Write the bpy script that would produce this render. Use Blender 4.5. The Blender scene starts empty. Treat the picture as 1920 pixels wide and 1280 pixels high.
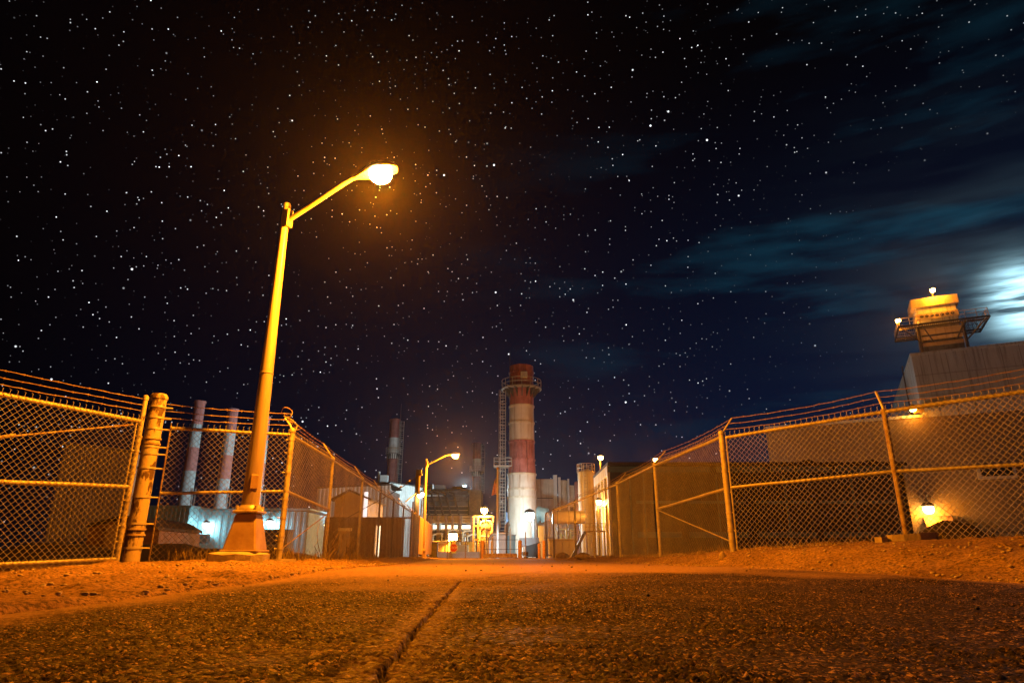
import bpy, math, random
import numpy as np
from mathutils import Vector, Matrix

random.seed(7)
rng = np.random.default_rng(11)
sc = bpy.context.scene
COL = sc.collection
PI = math.pi

# ------------------------------------------------------------------ camera model
F = 1221.0
PITCH = math.radians(18.26)
CP, SP = math.cos(PITCH), math.sin(PITCH)
CH = 0.23


def ray(px, py):
    a, b = (px - 960) / F, (640 - py) / F
    return a, CP - SP * b, SP + CP * b


def at(px, py, Y):
    """the point at distance Y in front of the tripod seen in that direction"""
    a, wy, wz = ray(px, py)
    return Vector((a / wy * Y, Y, CH + wz / wy * Y))


def zat(py, Y):
    return at(960, py, Y).z


def xat(px, py, Y):
    return at(px, py, Y).x


cam_d = bpy.data.cameras.new('camera')
cam = bpy.data.objects.new('camera', cam_d)
COL.objects.link(cam)
cam.location = (0, 0, CH)
cam.rotation_euler = (math.pi / 2 + PITCH, 0, 0)
cam_d.sensor_width = 36
cam_d.lens = F / 1920 * 36
cam_d.clip_start = 0.05
cam_d.clip_end = 9000
sc.camera = cam

# ------------------------------------------------------------------ helpers: meshes


class MB:
    def __init__(s):
        s.v, s.f = [], []

    def add(s, vs, fs):
        b = len(s.v)
        s.v.extend(tuple(v) for v in vs)
        s.f.extend(tuple(b + i for i in f) for f in fs)
        return s

    def box(s, c, d, rz=0.0, taper=1.0, bev=0.0):
        """centre, dimensions, turn about z; taper shrinks the top"""
        c = Vector(c)
        hx, hy, hz = d[0] / 2, d[1] / 2, d[2] / 2
        cr, sr = math.cos(rz), math.sin(rz)

        def P(x, y, z):
            return (c.x + x * cr - y * sr, c.y + x * sr + y * cr, c.z + z)
        if bev <= 0:
            vs = [P(x * hx, y * hy, -hz) for x, y in ((-1, -1), (1, -1), (1, 1), (-1, 1))]
            vs += [P(x * hx * taper, y * hy * taper, hz) for x, y in ((-1, -1), (1, -1), (1, 1), (-1, 1))]
            return s.add(vs, [(3, 2, 1, 0), (4, 5, 6, 7), (0, 1, 5, 4), (1, 2, 6, 5), (2, 3, 7, 6), (3, 0, 4, 7)])
        vs, n = [], 8
        rings = [(-hz, bev), (-hz + bev, 0), (hz - bev, 0), (hz, bev)]
        for z, ins in rings:
            k = 1 + (taper - 1) * (z + hz) / (2 * hz)
            a, b2 = hx * k - ins, hy * k - ins
            e = bev
            vs += [P(*q, z) for q in ((-a + e, -b2), (a - e, -b2), (a, -b2 + e), (a, b2 - e), (a - e, b2), (-a + e, b2), (-a, b2 - e), (-a, -b2 + e))]
        fs = [tuple(range(n - 1, -1, -1)), tuple(range(3 * n, 4 * n))]
        for r in range(3):
            for i in range(n):
                j = (i + 1) % n
                fs.append((r * n + i, r * n + j, (r + 1) * n + j, (r + 1) * n + i))
        return s.add(vs, fs)

    def span(s, p0, p1, w, h):
        """rectangular bar from p0 to p1"""
        return s.tube([p0, p1], None, rect=(w, h))

    def tube(s, pts, r, n=8, cap=True, rect=None):
        pts = [Vector(p) for p in pts]
        m = len(pts)
        rs = r if isinstance(r, (list, tuple)) else [r] * m
        vs = []
        t0 = (pts[1] - pts[0]).normalized()
        up = Vector((0, 0, 1)) if abs(t0.z) < .9 else Vector((0, 1, 0))
        nrm = t0.cross(up).normalized()
        if rect:
            n = 4
        for i, p in enumerate(pts):
            if i == 0:
                t = pts[1] - pts[0]
            elif i == m - 1:
                t = pts[-1] - pts[-2]
            else:
                t = (pts[i + 1] - pts[i]).normalized() + (pts[i] - pts[i - 1]).normalized()
            t.normalize()
            nrm = (nrm - t * nrm.dot(t)).normalized()
            bi = t.cross(nrm)
            if rect:
                for a, b in ((-1, -1), (1, -1), (1, 1), (-1, 1)):
                    vs.append(p + nrm * (a * rect[0] / 2) + bi * (b * rect[1] / 2))
            else:
                for k in range(n):
                    a = 2 * PI * k / n
                    vs.append(p + (nrm * math.cos(a) + bi * math.sin(a)) * rs[i])
        fs = []
        for i in range(m - 1):
            for k in range(n):
                j = (k + 1) % n
                fs.append((i * n + k, i * n + j, (i + 1) * n + j, (i + 1) * n + k))
        if cap:
            fs.append(tuple(range(n - 1, -1, -1)))
            fs.append(tuple((m - 1) * n + k for k in range(n)))
        return s.add(vs, fs)

    def lathe(s, c, prof, n=24, cap=True, sx=1.0, sy=1.0):
        """profile of (radius, height) round the vertical through c"""
        c = Vector(c)
        vs = []
        for r, z in prof:
            for k in range(n):
                a = 2 * PI * k / n
                vs.append((c.x + r * sx * math.cos(a), c.y + r * sy * math.sin(a), c.z + z))
        fs = []
        m = len(prof)
        for i in range(m - 1):
            for k in range(n):
                j = (k + 1) % n
                fs.append((i * n + k, i * n + j, (i + 1) * n + j, (i + 1) * n + k))
        if cap:
            fs.append(tuple(range(n - 1, -1, -1)))
            fs.append(tuple((m - 1) * n + k for k in range(n)))
        return s.add(vs, fs)

    def prism(s, poly, ext):
        """polygon swept by a vector"""
        poly = [Vector(p) for p in poly]
        ext = Vector(ext)
        n = len(poly)
        vs = poly + [p + ext for p in poly]
        fs = [tuple(range(n - 1, -1, -1)), tuple(range(n, 2 * n))]
        for i in range(n):
            j = (i + 1) % n
            fs.append((i, j, n + j, n + i))
        return s.add(vs, fs)

    def build(s, name, mat, parent=None, smooth=False, origin=None):
        if parent is not None:
            o3 = Vector(ORG[root_of(parent).name])
        else:
            o3 = Vector(origin) if origin is not None else Vector((0, 0, 0))
        me = bpy.data.meshes.new(name)
        me.from_pydata([(v[0] - o3.x, v[1] - o3.y, v[2] - o3.z) for v in s.v], [], s.f)
        me.validate()
        if mat is not None:
            me.materials.append(mat)
        if smooth:
            me.polygons.foreach_set('use_smooth', [True] * len(me.polygons))
            try:
                me.set_sharp_from_angle(angle=math.radians(40))
            except Exception:
                pass
        ob = bpy.data.objects.new(name, me)
        COL.objects.link(ob)
        if parent is not None:
            ob.parent = parent
        else:
            ob.location = o3
            ORG[ob.name] = o3
        return ob


ORG = {}


def root_of(o):
    while o.parent is not None:
        o = o.parent
    return o


def tag(o, label=None, cat=None, group=None, kind=None):
    if label:
        o['label'] = label
    if cat:
        o['category'] = cat
    if group:
        o['group'] = group
    if kind:
        o['kind'] = kind
    return o


def thing(name, label, cat, loc, group=None):
    o = bpy.data.objects.new(name, None)
    o.empty_display_size = 0.2
    COL.objects.link(o)
    o.location = loc
    ORG[o.name] = Vector(loc)
    return tag(o, label, cat, group)


def copy_tree(o, parent=None):
    c = o.copy()
    COL.objects.link(c)
    if parent is not None:
        c.parent = parent
    for ch in list(o.children):
        copy_tree(ch, c)
    return c


def np_mesh(name, verts, faces, mat, smooth=False):
    """big grid meshes straight from arrays"""
    me = bpy.data.meshes.new(name)
    nv, nf = len(verts), len(faces)
    k = faces.shape[1]
    me.vertices.add(nv)
    me.vertices.foreach_set('co', np.asarray(verts, np.float32).ravel())
    me.loops.add(nf * k)
    me.loops.foreach_set('vertex_index', np.asarray(faces, np.int32).ravel())
    me.polygons.add(nf)
    me.polygons.foreach_set('loop_start', np.arange(0, nf * k, k, dtype=np.int32))
    if smooth:
        me.polygons.foreach_set('use_smooth', np.ones(nf, bool))
    me.update(calc_edges=True)
    me.validate()
    if mat:
        me.materials.append(mat)
    ob = bpy.data.objects.new(name, me)
    COL.objects.link(ob)
    return ob


def grid_faces(nr, nc):
    i = np.arange(nr - 1)[:, None] * nc + np.arange(nc - 1)[None, :]
    i = i.ravel()
    return np.stack([i, i + 1, i + 1 + nc, i + nc], 1)


_perm = rng.random((256, 256))


def vnoise(x, y):
    xi, yi = np.floor(x).astype(int), np.floor(y).astype(int)
    fx, fy = x - xi, y - yi
    fx = fx * fx * (3 - 2 * fx)
    fy = fy * fy * (3 - 2 * fy)
    a = _perm[xi % 256, yi % 256]
    b = _perm[(xi + 1) % 256, yi % 256]
    c = _perm[xi % 256, (yi + 1) % 256]
    d = _perm[(xi + 1) % 256, (yi + 1) % 256]
    return (a * (1 - fx) + b * fx) * (1 - fy) + (c * (1 - fx) + d * fx) * fy - .5


def fbm(x, y, o=4):
    r, a = 0, 1
    for i in range(o):
        r = r + a * vnoise(x * 2 ** i + 17.3 * i, y * 2 ** i + 5.1 * i)
        a *= .5
    return r


def ss(a, b, x):
    t = np.clip((x - a) / (b - a), 0, 1)
    return t * t * (3 - 2 * t)


# ------------------------------------------------------------------ helpers: materials
def new_mat(name):
    m = bpy.data.materials.new(name)
    m.use_nodes = True
    nt = m.node_tree
    return m, nt, nt.nodes['Principled BSDF']


def lk(nt, a, b):
    nt.links.new(a, b)


def mth(nt, op, a, b=None, c=None, clamp=False):
    n = nt.nodes.new('ShaderNodeMath')
    n.operation = op
    n.use_clamp = clamp
    for i, v in enumerate((a, b, c)):
        if v is None:
            continue
        if isinstance(v, (int, float)):
            n.inputs[i].default_value = v
        else:
            lk(nt, v, n.inputs[i])
    return n.outputs[0]


def ramp(nt, fac, stops):
    n = nt.nodes.new('ShaderNodeValToRGB')
    e = n.color_ramp.elements
    while len(e) < len(stops):
        e.new(0.5)
    for i, (p, c) in enumerate(stops):
        e[i].position = p
        e[i].color = (*c, 1) if len(c) == 3 else c
    lk(nt, fac, n.inputs[0])
    return n.outputs[0]


def mixc(nt, fac, a, b):
    n = nt.nodes.new('ShaderNodeMix')
    n.data_type = 'RGBA'
    for s_, v in ((n.inputs[0], fac), (n.inputs[6], a), (n.inputs[7], b)):
        if isinstance(v, (int, float)):
            s_.default_value = v
        elif isinstance(v, tuple):
            s_.default_value = (*v, 1)
        else:
            lk(nt, v, s_)
    return n.outputs[2]


def noise(nt, scale, vec=None, detail=5, rough=.6):
    n = nt.nodes.new('ShaderNodeTexNoise')
    n.inputs['Scale'].default_value = scale
    n.inputs['Detail'].default_value = detail
    n.inputs['Roughness'].default_value = rough
    if vec is not None:
        lk(nt, vec, n.inputs['Vector'])
    return n.outputs['Fac']


def objco(nt, scale=None):
    n = nt.nodes.new('ShaderNodeTexCoord')
    o = n.outputs['Object']
    if scale:
        mp = nt.nodes.new('ShaderNodeMapping')
        mp.inputs['Scale'].default_value = scale
        lk(nt, o, mp.inputs[0])
        o = mp.outputs[0]
    return o


def bump(nt, bs, h, strength=.3, dist=.01):
    b = nt.nodes.new('ShaderNodeBump')
    b.inputs['Strength'].default_value = strength
    b.inputs['Distance'].default_value = dist
    lk(nt, h, b.inputs['Height'])
    lk(nt, b.outputs[0], bs.inputs['Normal'])


def pm(name, col, col2=None, scale=3.0, rough=.6, metal=0.0, bmp=.2, bdist=.01, lo=.35, hi=.68, stretch=None, streak=None):
    """painted or raw surface: two tones by noise, optional vertical run marks"""
    m, nt, bs = new_mat(name)
    co = objco(nt, stretch)
    if col2 is None:
        col2 = tuple(c * .62 for c in col)
    f = noise(nt, scale, co)
    c = ramp(nt, f, [(lo, col2), (hi, col)])
    if streak:
        f2 = noise(nt, 1.0, objco(nt, (2.2, 2.2, .12)), 6, .7)
        c = mixc(nt, ramp(nt, f2, [(.5, (0, 0, 0)), (.68, (1, 1, 1))]), c, streak)
    lk(nt, c, bs.inputs['Base Color'])
    r = mth(nt, 'MULTIPLY_ADD', noise(nt, scale * 2.3, co), .35, rough - .17, clamp=True)
    lk(nt, r, bs.inputs['Roughness'])
    bs.inputs['Metallic'].default_value = metal
    if bmp:
        bump(nt, bs, noise(nt, scale * 6, co), bmp, bdist)
    return m


def emat(name, col, strength):
    m, nt, bs = new_mat(name)
    bs.inputs['Base Color'].default_value = (.8, .8, .8, 1)
    bs.inputs['Emission Color'].default_value = (*col, 1)
    bs.inputs['Emission Strength'].default_value = strength
    return m


SODIUM = (1.0, .262, .004)
SODIUM2 = (1.0, .40, .05)
WARM = (1.0, .58, .16)
COOL = (.40, .86, 1.0)

M = {}
M['galv'] = pm('galvanised steel', (.52, .50, .45), (.30, .27, .22), 9, .5, .25, .15)
M['wire'] = pm('galvanised fence wire', (.42, .41, .37), (.24, .21, .17), 14, .42, .3, 0)
M['barb'] = pm('weathered barbed wire', (.50, .40, .30), (.28, .17, .10), 20, .55, .2, 0)
M['rust'] = pm('rusted steel pipe', (.46, .40, .31), (.20, .12, .07), 7, .8, .1, .5)
M['post_paint'] = pm('peeling grey paint on steel post', (.36, .31, .24), (.07, .042, .03), 7, .65, 0, .5, lo=.43, hi=.49, stretch=(1, 1, .5))
M['lamp_steel'] = pm('painted steel lamp column', (.50, .46, .38), (.33, .28, .21), 3.5, .40, .3, .12, stretch=(1, 1, .18), streak=(.24, .17, .11))
M['pedestal'] = pm('cast pedestal', (.36, .27, .19), (.24, .16, .10), 4, .6, .1, .25)
M['concrete'] = pm('weathered concrete', (.42, .38, .32), (.25, .21, .17), 6, .9, 0, .7, .02)
M['wood'] = pm('creosoted wood pole', (.10, .07, .05), (.05, .035, .025), 8, .85, 0, .5, stretch=(3, 3, .2))
M['dark_steel'] = pm('dark structural steel', (.10, .095, .09), (.06, .05, .045), 5, .6, .2, .2)
M['yellow'] = pm('yellow bollard paint', (.70, .40, .05), (.42, .22, .04), 6, .5, 0, .15)
M['white_metal'] = pm('white painted cladding', (.72, .74, .72), (.56, .58, .57), 1.2, .5, 0, .05, streak=(.42, .40, .36))
M['cream'] = pm('cream painted steel', (.66, .58, .44), (.50, .42, .30), .9, .5, 0, .1, streak=(.36, .27, .18))
M['grey_clad'] = pm('grey metal cladding', (.66, .72, .74), (.56, .62, .64), .25, .5, 0, .05, streak=(.28, .30, .30))
M['tan_clad'] = pm('tan cladding', (.46, .36, .22), (.36, .28, .17), .3, .55, 0, .05)
M['teal_clad'] = pm('teal cladding', (.30, .50, .54), (.20, .38, .42), 1.0, .5, 0, .05, streak=(.16, .28, .31))
M['blue_clad'] = pm('blue grey corrugated sheet', (.44, .50, .58), (.34, .39, .46), .8, .5, .1, .05)
M['dark_clad'] = pm('dark blue grey cladding', (.045, .05, .06), (.03, .033, .04), .6, .6, 0, .05)
M['blue_band'] = pm('blue trim sheet', (.10, .20, .36), (.07, .14, .26), .6, .5, 0, .05)
M['brown'] = pm('brown weathered panel', (.28, .16, .09), (.16, .09, .05), 2, .7, 0, .2)
M['orange_pipe'] = pm('insulated pipe jacket', (.62, .52, .38), (.50, .38, .24), 2, .36, .35, .05)
M['roof_dark'] = pm('dark roof sheet', (.07, .06, .055), (.045, .04, .035), 2, .8, 0, .2)
M['red_paint'] = pm('faded red paint', (.46, .18, .16), (.31, .10, .085), 1.2, .6, 0, .1, streak=(.16, .05, .04))
M['sign_red'] = pm('sign red', (.55, .02, .02), (.45, .015, .015), 3, .4, 0, 0)
M['sign_white'] = pm('sign white', (.8, .8, .8), (.72, .72, .72), 3, .4, 0, 0)
M['stone'] = pm('stone', (.40, .33, .26), (.22, .18, .14), 8, .9, 0, .6, .02)
M['pebble'] = pm('pale pebble', (.42, .35, .27), (.30, .25, .19), 8, .9, 0, .3)
M['dry'] = pm('dry weeds', (.24, .18, .08), (.12, .09, .04), 6, .9, 0, 0)
M['glass_dark'] = pm('dark window glass', (.03, .035, .05), (.02, .02, .03), 2, .15, 0, 0)
M['black'] = pm('black rubber', (.03, .03, .03), (.02, .02, .02), 5, .7, 0, .1)
M['e_sodium'] = emat('sodium lamp glass', (1.0, .62, .16), 40)
M['e_sodium_near'] = emat('sodium street lamp glass', (1.0, .66, .22), 60)
M['e_cool'] = emat('cool white lamp glass', (.75, .97, 1.0), 40)
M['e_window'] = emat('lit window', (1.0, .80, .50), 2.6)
M['e_panel'] = emat('lit sodium panel', (1.0, .50, .08), 1.6)


def light(name, loc, power, col, parent=None, r=.08, spot=None):
    d = bpy.data.lights.new(name, 'POINT' if spot is None else 'SPOT')
    d.energy = power
    d.color = col
    d.shadow_soft_size = r
    o = bpy.data.objects.new(name, d)
    COL.objects.link(o)
    if parent is not None:
        o.parent = parent
        o.location = Vector(loc) - ORG[root_of(parent).name]
    else:
        o.location = loc
    if spot is not None:
        d.spot_size, d.spot_blend = spot[1], .5
        o.rotation_euler = Vector(spot[0]).to_track_quat('-Z', 'Y').to_euler()
    return o


# ------------------------------------------------------------------ terrain
XL = ([-9, 2.8, 5.5, 8.5, 12, 40, 60], [-2.3, -2.1, -1.95, -2.1, -2.2, -3.7, -4.6])
XR = ([-9, 4.7, 7.8, 9.5, 15, 28, 36, 60], [4.2, 3.75, 3.2, 2.8, 2.5, 1.5, 2.4, 4.4])
RK = ([0, 4, 8, 11, 15, 22, 40, 60], [.4, .6, 1, 1, .65, .45, .3, 0])


def gz(x, y):
    x, y = np.asarray(x, float), np.asarray(y, float)
    z = .10 * ss(1, 8, y) + .03 * ss(8, 30, y)
    dl = np.interp(y, *XL) - x
    dr = x - np.interp(y, *XR)
    far = 1 - ss(45, 60, y)
    z = z + .06 * ss(.1, 1.3, dl) * ss(5, 9, y) * far
    z = z - .13 * ss(2.3, 4.2, dl) * (1 - ss(8.3, 9.6, y))
    z = z - .16 * ss(2.2, 6, dl) * ss(8.3, 9.6, y) * far
    k = np.interp(y, *RK)
    z = z + (.22 * ss(.05, .9, dr) + .1 * ss(.5, 2.5, dr)) * k - .32 * k * ss(4.5, 7, dr)
    return z


def g1(x, y):
    return float(gz(x, y))


# ------------------------------------------------------------------ ground and road materials
def ground_material():
    m, nt, bs = new_mat('sandy dirt')
    co = objco(nt)
    big = noise(nt, .9, co, 5)
    fine = noise(nt, 34, co, 6, .75)
    c = ramp(nt, big, [(.32, (.24, .148, .09)), (.55, (.40, .262, .16)), (.72, (.50, .345, .22))])
    c = mixc(nt, ramp(nt, fine, [(.42, (1, 1, 1)), (.56, (0, 0, 0))]), c, (.10, .07, .045))
    lk(nt, c, bs.inputs['Base Color'])
    bs.inputs['Roughness'].default_value = 1.0
    bs.inputs['Specular IOR Level'].default_value = .05
    h = mth(nt, 'ADD', mth(nt, 'MULTIPLY', fine, 1.2), noise(nt, 140, co, 3))
    bump(nt, bs, h, .9, .018)
    return m


def road_material():
    m, nt, bs = new_mat('worn asphalt')
    co = objco(nt)
    v = nt.nodes.new('ShaderNodeTexVoronoi')
    v.inputs['Scale'].default_value = 70
    lk(nt, co, v.inputs['Vector'])
    sep = nt.nodes.new('ShaderNodeSeparateColor')
    lk(nt, v.outputs['Color'], sep.inputs[0])
    v2 = nt.nodes.new('ShaderNodeTexVoronoi')
    v2.inputs['Scale'].default_value = 155
    lk(nt, co, v2.inputs['Vector'])
    sep2 = nt.nodes.new('ShaderNodeSeparateColor')
    lk(nt, v2.outputs['Color'], sep2.inputs[0])
    s1 = ramp(nt, sep.outputs[0], [(.0, (.005, .0035, .003)), (.55, (.011, .0065, .0045)), (.78, (.048, .027, .017)), (.9, (.14, .083, .054)), (1, (.46, .31, .20))])
    s2 = ramp(nt, sep2.outputs[0], [(.0, (.004, .003, .0025)), (.6, (.011, .0065, .0045)), (.85, (.075, .044, .028)), (1, (.46, .32, .22))])
    stone = mixc(nt, ramp(nt, noise(nt, 60, co, 3), [(.44, (0, 0, 0)), (.56, (1, 1, 1))]), s1, s2)
    patch = noise(nt, 2.1, co, 5, .65)
    stone = mixc(nt, ramp(nt, patch, [(.36, (0, 0, 0)), (.66, (1, 1, 1))]), mixc(nt, .5, stone, (.006, .005, .004)), stone)
    dust_falloff_a = nt.nodes.new('ShaderNodeAttribute')
    dust_falloff_a.attribute_name = 'dust_falloff'
    crack_a = nt.nodes.new('ShaderNodeAttribute')
    crack_a.attribute_name = 'crack'
    n1 = noise(nt, 18, co, 6, .7)
    dust_c = ramp(nt, n1, [(.3, (.15, .092, .055)), (.7, (.28, .185, .115))])
    df = mth(nt, 'MULTIPLY_ADD', mth(nt, 'SUBTRACT', n1, .57), .8, dust_falloff_a.outputs['Fac'], clamp=True)
    c = mixc(nt, df, stone, dust_c)
    c = mixc(nt, crack_a.outputs['Fac'], c, (.012, .010, .009))
    lk(nt, c, bs.inputs['Base Color'])
    r = mth(nt, 'MULTIPLY_ADD', sep.outputs[1], .35, .65)
    bs.inputs['Specular IOR Level'].default_value = .10
    lk(nt, r, bs.inputs['Roughness'])
    h = mth(nt, 'ADD', mth(nt, 'MULTIPLY', v.outputs['Distance'], -1.0), mth(nt, 'MULTIPLY', noise(nt, 220, co, 3), .6))
    b = nt.nodes.new('ShaderNodeBump')
    b.inputs['Distance'].default_value = .006
    lk(nt, h, b.inputs['Height'])
    lk(nt, mth(nt, 'MULTIPLY_ADD', df, -.55, 1.0), b.inputs['Strength'])
    lk(nt, b.outputs[0], bs.inputs['Normal'])
    return m


M['dirt'] = ground_material()
M['road'] = road_material()


def build_ground():
    gx = 1.25 ** np.arange(1, 33)
    xs = np.concatenate([-8.5 - gx[::-1], np.arange(-8.5, 9.01, .045), 9 + gx])
    gy = 1.2 ** np.arange(1, 43)
    ys = np.concatenate([1.5 - gx[:14][::-1], np.arange(1.5, 13.5, .045), np.arange(13.5, 30, .2), 30 + gy])
    X, Y = np.meshgrid(xs, ys)
    Z = gz(X, Y)
    inside = np.minimum(X - np.interp(Y, *XL), np.interp(Y, *XR) - X)
    out = 1 - ss(-.05, .12, inside)
    near = 1 - ss(25, 60, np.abs(Y) + np.abs(X))
    nz = .030 * fbm(X * 1.3, Y * 1.3, 3) + .022 * fbm(X * 5, Y * 5, 3) + .012 * vnoise(X * 21, Y * 21) + .006 * (rng.random(X.shape) ** 2 - .3)
    lump = np.clip(vnoise(X * 3.1 + 40, Y * 3.1) - .22, 0, 1) * .16
    Z = Z + (nz + lump) * out * near - .03 * (1 - out) * (Y < 60)
    Z = Z - .05 * (Y < 60) * (1 - out)
    P = np.stack([X, Y, Z], -1).reshape(-1, 3)
    o = np_mesh('ground', P, grid_faces(*X.shape), M['dirt'], True)
    tag(o, 'bare sandy dirt ground either side of the asphalt driveway', 'ground', kind='structure')


def crack_line():
    px = [(690, 1292), (700, 1280), (728, 1246), (752, 1216), (790, 1172), (806, 1150), (830, 1122), (848, 1101), (862, 1088)]
    pts = []
    for x, y in px:
        a, wy, wz = ray(x, y)
        t = CH / -(wz)
        for _ in range(12):
            t = (CH - g1(a * t, wy * t)) / -wz
        pts.append((a * t, wy * t))
    return pts


def seam_line():
    pts = []
    for x, y in [(862, 1088), (930, 1080), (1010, 1071), (1060, 1068)]:
        a, wy, wz = ray(x, y)
        t = 3.0
        for _ in range(12):
            t = (CH - g1(a * t, wy * t)) / -wz
        pts.append((a * t, wy * t))
    return pts


def seg_dist(X, Y, pts):
    d = np.full(X.shape, 1e9)
    for (x0, y0), (x1, y1) in zip(pts[:-1], pts[1:]):
        dx, dy = x1 - x0, y1 - y0
        t = np.clip(((X - x0) * dx + (Y - y0) * dy) / (dx * dx + dy * dy), 0, 1)
        d = np.minimum(d, np.hypot(X - x0 - t * dx, Y - y0 - t * dy))
    return d


def build_road():
    ys = [-6, -4.5, -3, -1.5, -.5, .2, .6, .9]
    y = 1.0
    while y < 60:
        ys.append(y)
        y *= 1.0062 if y < 14 else 1.03
    ys = np.array(ys)
    t = np.linspace(0, 1, 620)
    xl = np.interp(ys, *XL) + .14 * fbm(ys * 1.7, ys * 0 + 3, 5)
    xr = np.interp(ys, *XR) + .16 * fbm(ys * 1.5, ys * 0 + 9, 5)
    X = xl[:, None] + (xr - xl)[:, None] * t[None, :]
    Y = np.repeat(ys[:, None], len(t), 1)
    Z = gz(X, Y) - .004
    edge = np.minimum(X - xl[:, None], xr[:, None] - X)
    Z = Z - .02 * (1 - ss(0, .25, edge))
    Z = Z + .012 * fbm(X * .8, Y * .8, 3)
    cr = crack_line()
    dwarp = .022 * fbm(X * 9, Y * 9, 3)
    dc = np.abs(seg_dist(X + dwarp, Y + dwarp * .5, cr))
    wid = .0055 + .0035 * np.clip(fbm(X * 6 + 7, Y * 6, 2) + .5, 0, 1)
    crack = 1 - ss(wid * .6, wid * 1.5, dc)
    dsm = seg_dist(X + dwarp * .6, Y + dwarp * .6, seam_line())
    seam = (1 - ss(.006, .02, dsm)) * .7
    # bare coarse aggregate in the foreground, sand-dusted beyond and along the crack and edges; light falloff to front and right painted in
    dust_falloff = ss(4.1, 6.8, Y + 1.6 * fbm(X * .7 + 3, Y * .7, 4) - .42 * np.clip(X, -.5, 3.2))
    dust_falloff = np.maximum(dust_falloff, ss(-1.5, -2.3, X + .5 * fbm(X * 1.2, Y * 1.2, 3)) * .85)
    dust_falloff = np.maximum(dust_falloff, (1 - ss(.02, .16, dc + .05 * fbm(X * 12, Y * 12, 2))) * .42)
    dust_falloff = np.maximum(dust_falloff, np.clip(fbm(X * 1.1 + 20, Y * 2.2, 4) * 1.6 - .6, 0, .2))
    dust_falloff = np.maximum(dust_falloff, 1 - ss(.1, .6, edge))
    grit = rng.random(X.shape) ** 2.2 * (.55 + fbm(X * 3, Y * 3, 3))
    g2 = rng.random(X.shape)
    amp = .0115 * (1 - .72 * dust_falloff) * (Y < 14)
    Z = Z + grit * amp + np.where(g2 > .985, .006, 0) * (1 - dust_falloff) * (Y < 10)
    Z = Z - .03 * crack - .012 * seam
    P = np.stack([X, Y, Z], -1).reshape(-1, 3)
    o = np_mesh('road', P, grid_faces(*X.shape), M['road'], False)
    for nme, arr in (('dust_falloff', dust_falloff), ('crack', np.maximum(crack, seam))):
        at_ = o.data.attributes.new(nme, 'FLOAT', 'POINT')
        at_.data.foreach_set('value', arr.astype(np.float32).ravel())
    tag(o, 'cracked coarse asphalt driveway running up to the plant gate', 'road', kind='structure')


build_ground()
build_road()


# loose stones: uncountable gravel on shoulders and road
def ico():
    t = (1 + 5 ** .5) / 2
    v = np.array([(-1, t, 0), (1, t, 0), (-1, -t, 0), (1, -t, 0), (0, -1, t), (0, 1, t), (0, -1, -t), (0, 1, -t), (t, 0, -1), (t, 0, 1), (-t, 0, -1), (-t, 0, 1)], float)
    v /= np.linalg.norm(v[0])
    f = np.array([(0, 11, 5), (0, 5, 1), (0, 1, 7), (0, 7, 10), (0, 10, 11), (1, 5, 9), (5, 11, 4), (11, 10, 2), (10, 7, 6), (7, 1, 8), (3, 9, 4), (3, 4, 2), (3, 2, 6), (3, 6, 8), (3, 8, 9), (4, 9, 5), (2, 4, 11), (6, 2, 10), (8, 6, 7), (9, 8, 1)])
    return v, f


ICO = ico()


def gravel(name, label, n, xf, r0, r1, mat):
    v, f = ICO
    V, Fc = [], []
    for i in range(n):
        x, y = xf()
        r = r0 + (r1 - r0) * random.random() ** 3
        s_ = np.array([random.uniform(.7, 1.3), random.uniform(.7, 1.3), random.uniform(.45, .8)]) * r
        p = v * s_ * (1 + .25 * (rng.random((12, 1)) - .5))
        a = random.uniform(0, 6.28)
        R = np.array([[math.cos(a), -math.sin(a), 0], [math.sin(a), math.cos(a), 0], [0, 0, 1]])
        p = p @ R.T + np.array([x, y, g1(x, y) + r * .3])
        Fc.append(f + 12 * i)
        V.append(p)
    o = np_mesh(name, np.concatenate(V), np.concatenate(Fc), mat)
    tag(o, label, name, kind='stuff')
    return o


def left_spot():
    y = 3.5 + 10 * random.random()
    return float(np.interp(y, *XL)) - random.random() ** 1.2 * 4.2 + .1, y


def right_spot():
    y = 4.2 + 12 * random.random() ** 1.2
    return float(np.interp(y, *XR)) + random.random() ** 1.1 * 4.0 - .1, y


def any_shoulder():
    return left_spot() if random.random() < .45 else right_spot()


def road_spot():
    y = 1.6 + 12 * random.random() ** 1.3
    return random.uniform(float(np.interp(y, *XL)), float(np.interp(y, *XR))), y


gravel('gravel', 'loose gravel and pebbles scattered over the sandy shoulders', 5200, any_shoulder, .004, .022, M['pebble'])
gravel('road_grit', 'few dark pebbles lying loose on the asphalt driveway', 130, road_spot, .004, .016, M['roof_dark'])


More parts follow.
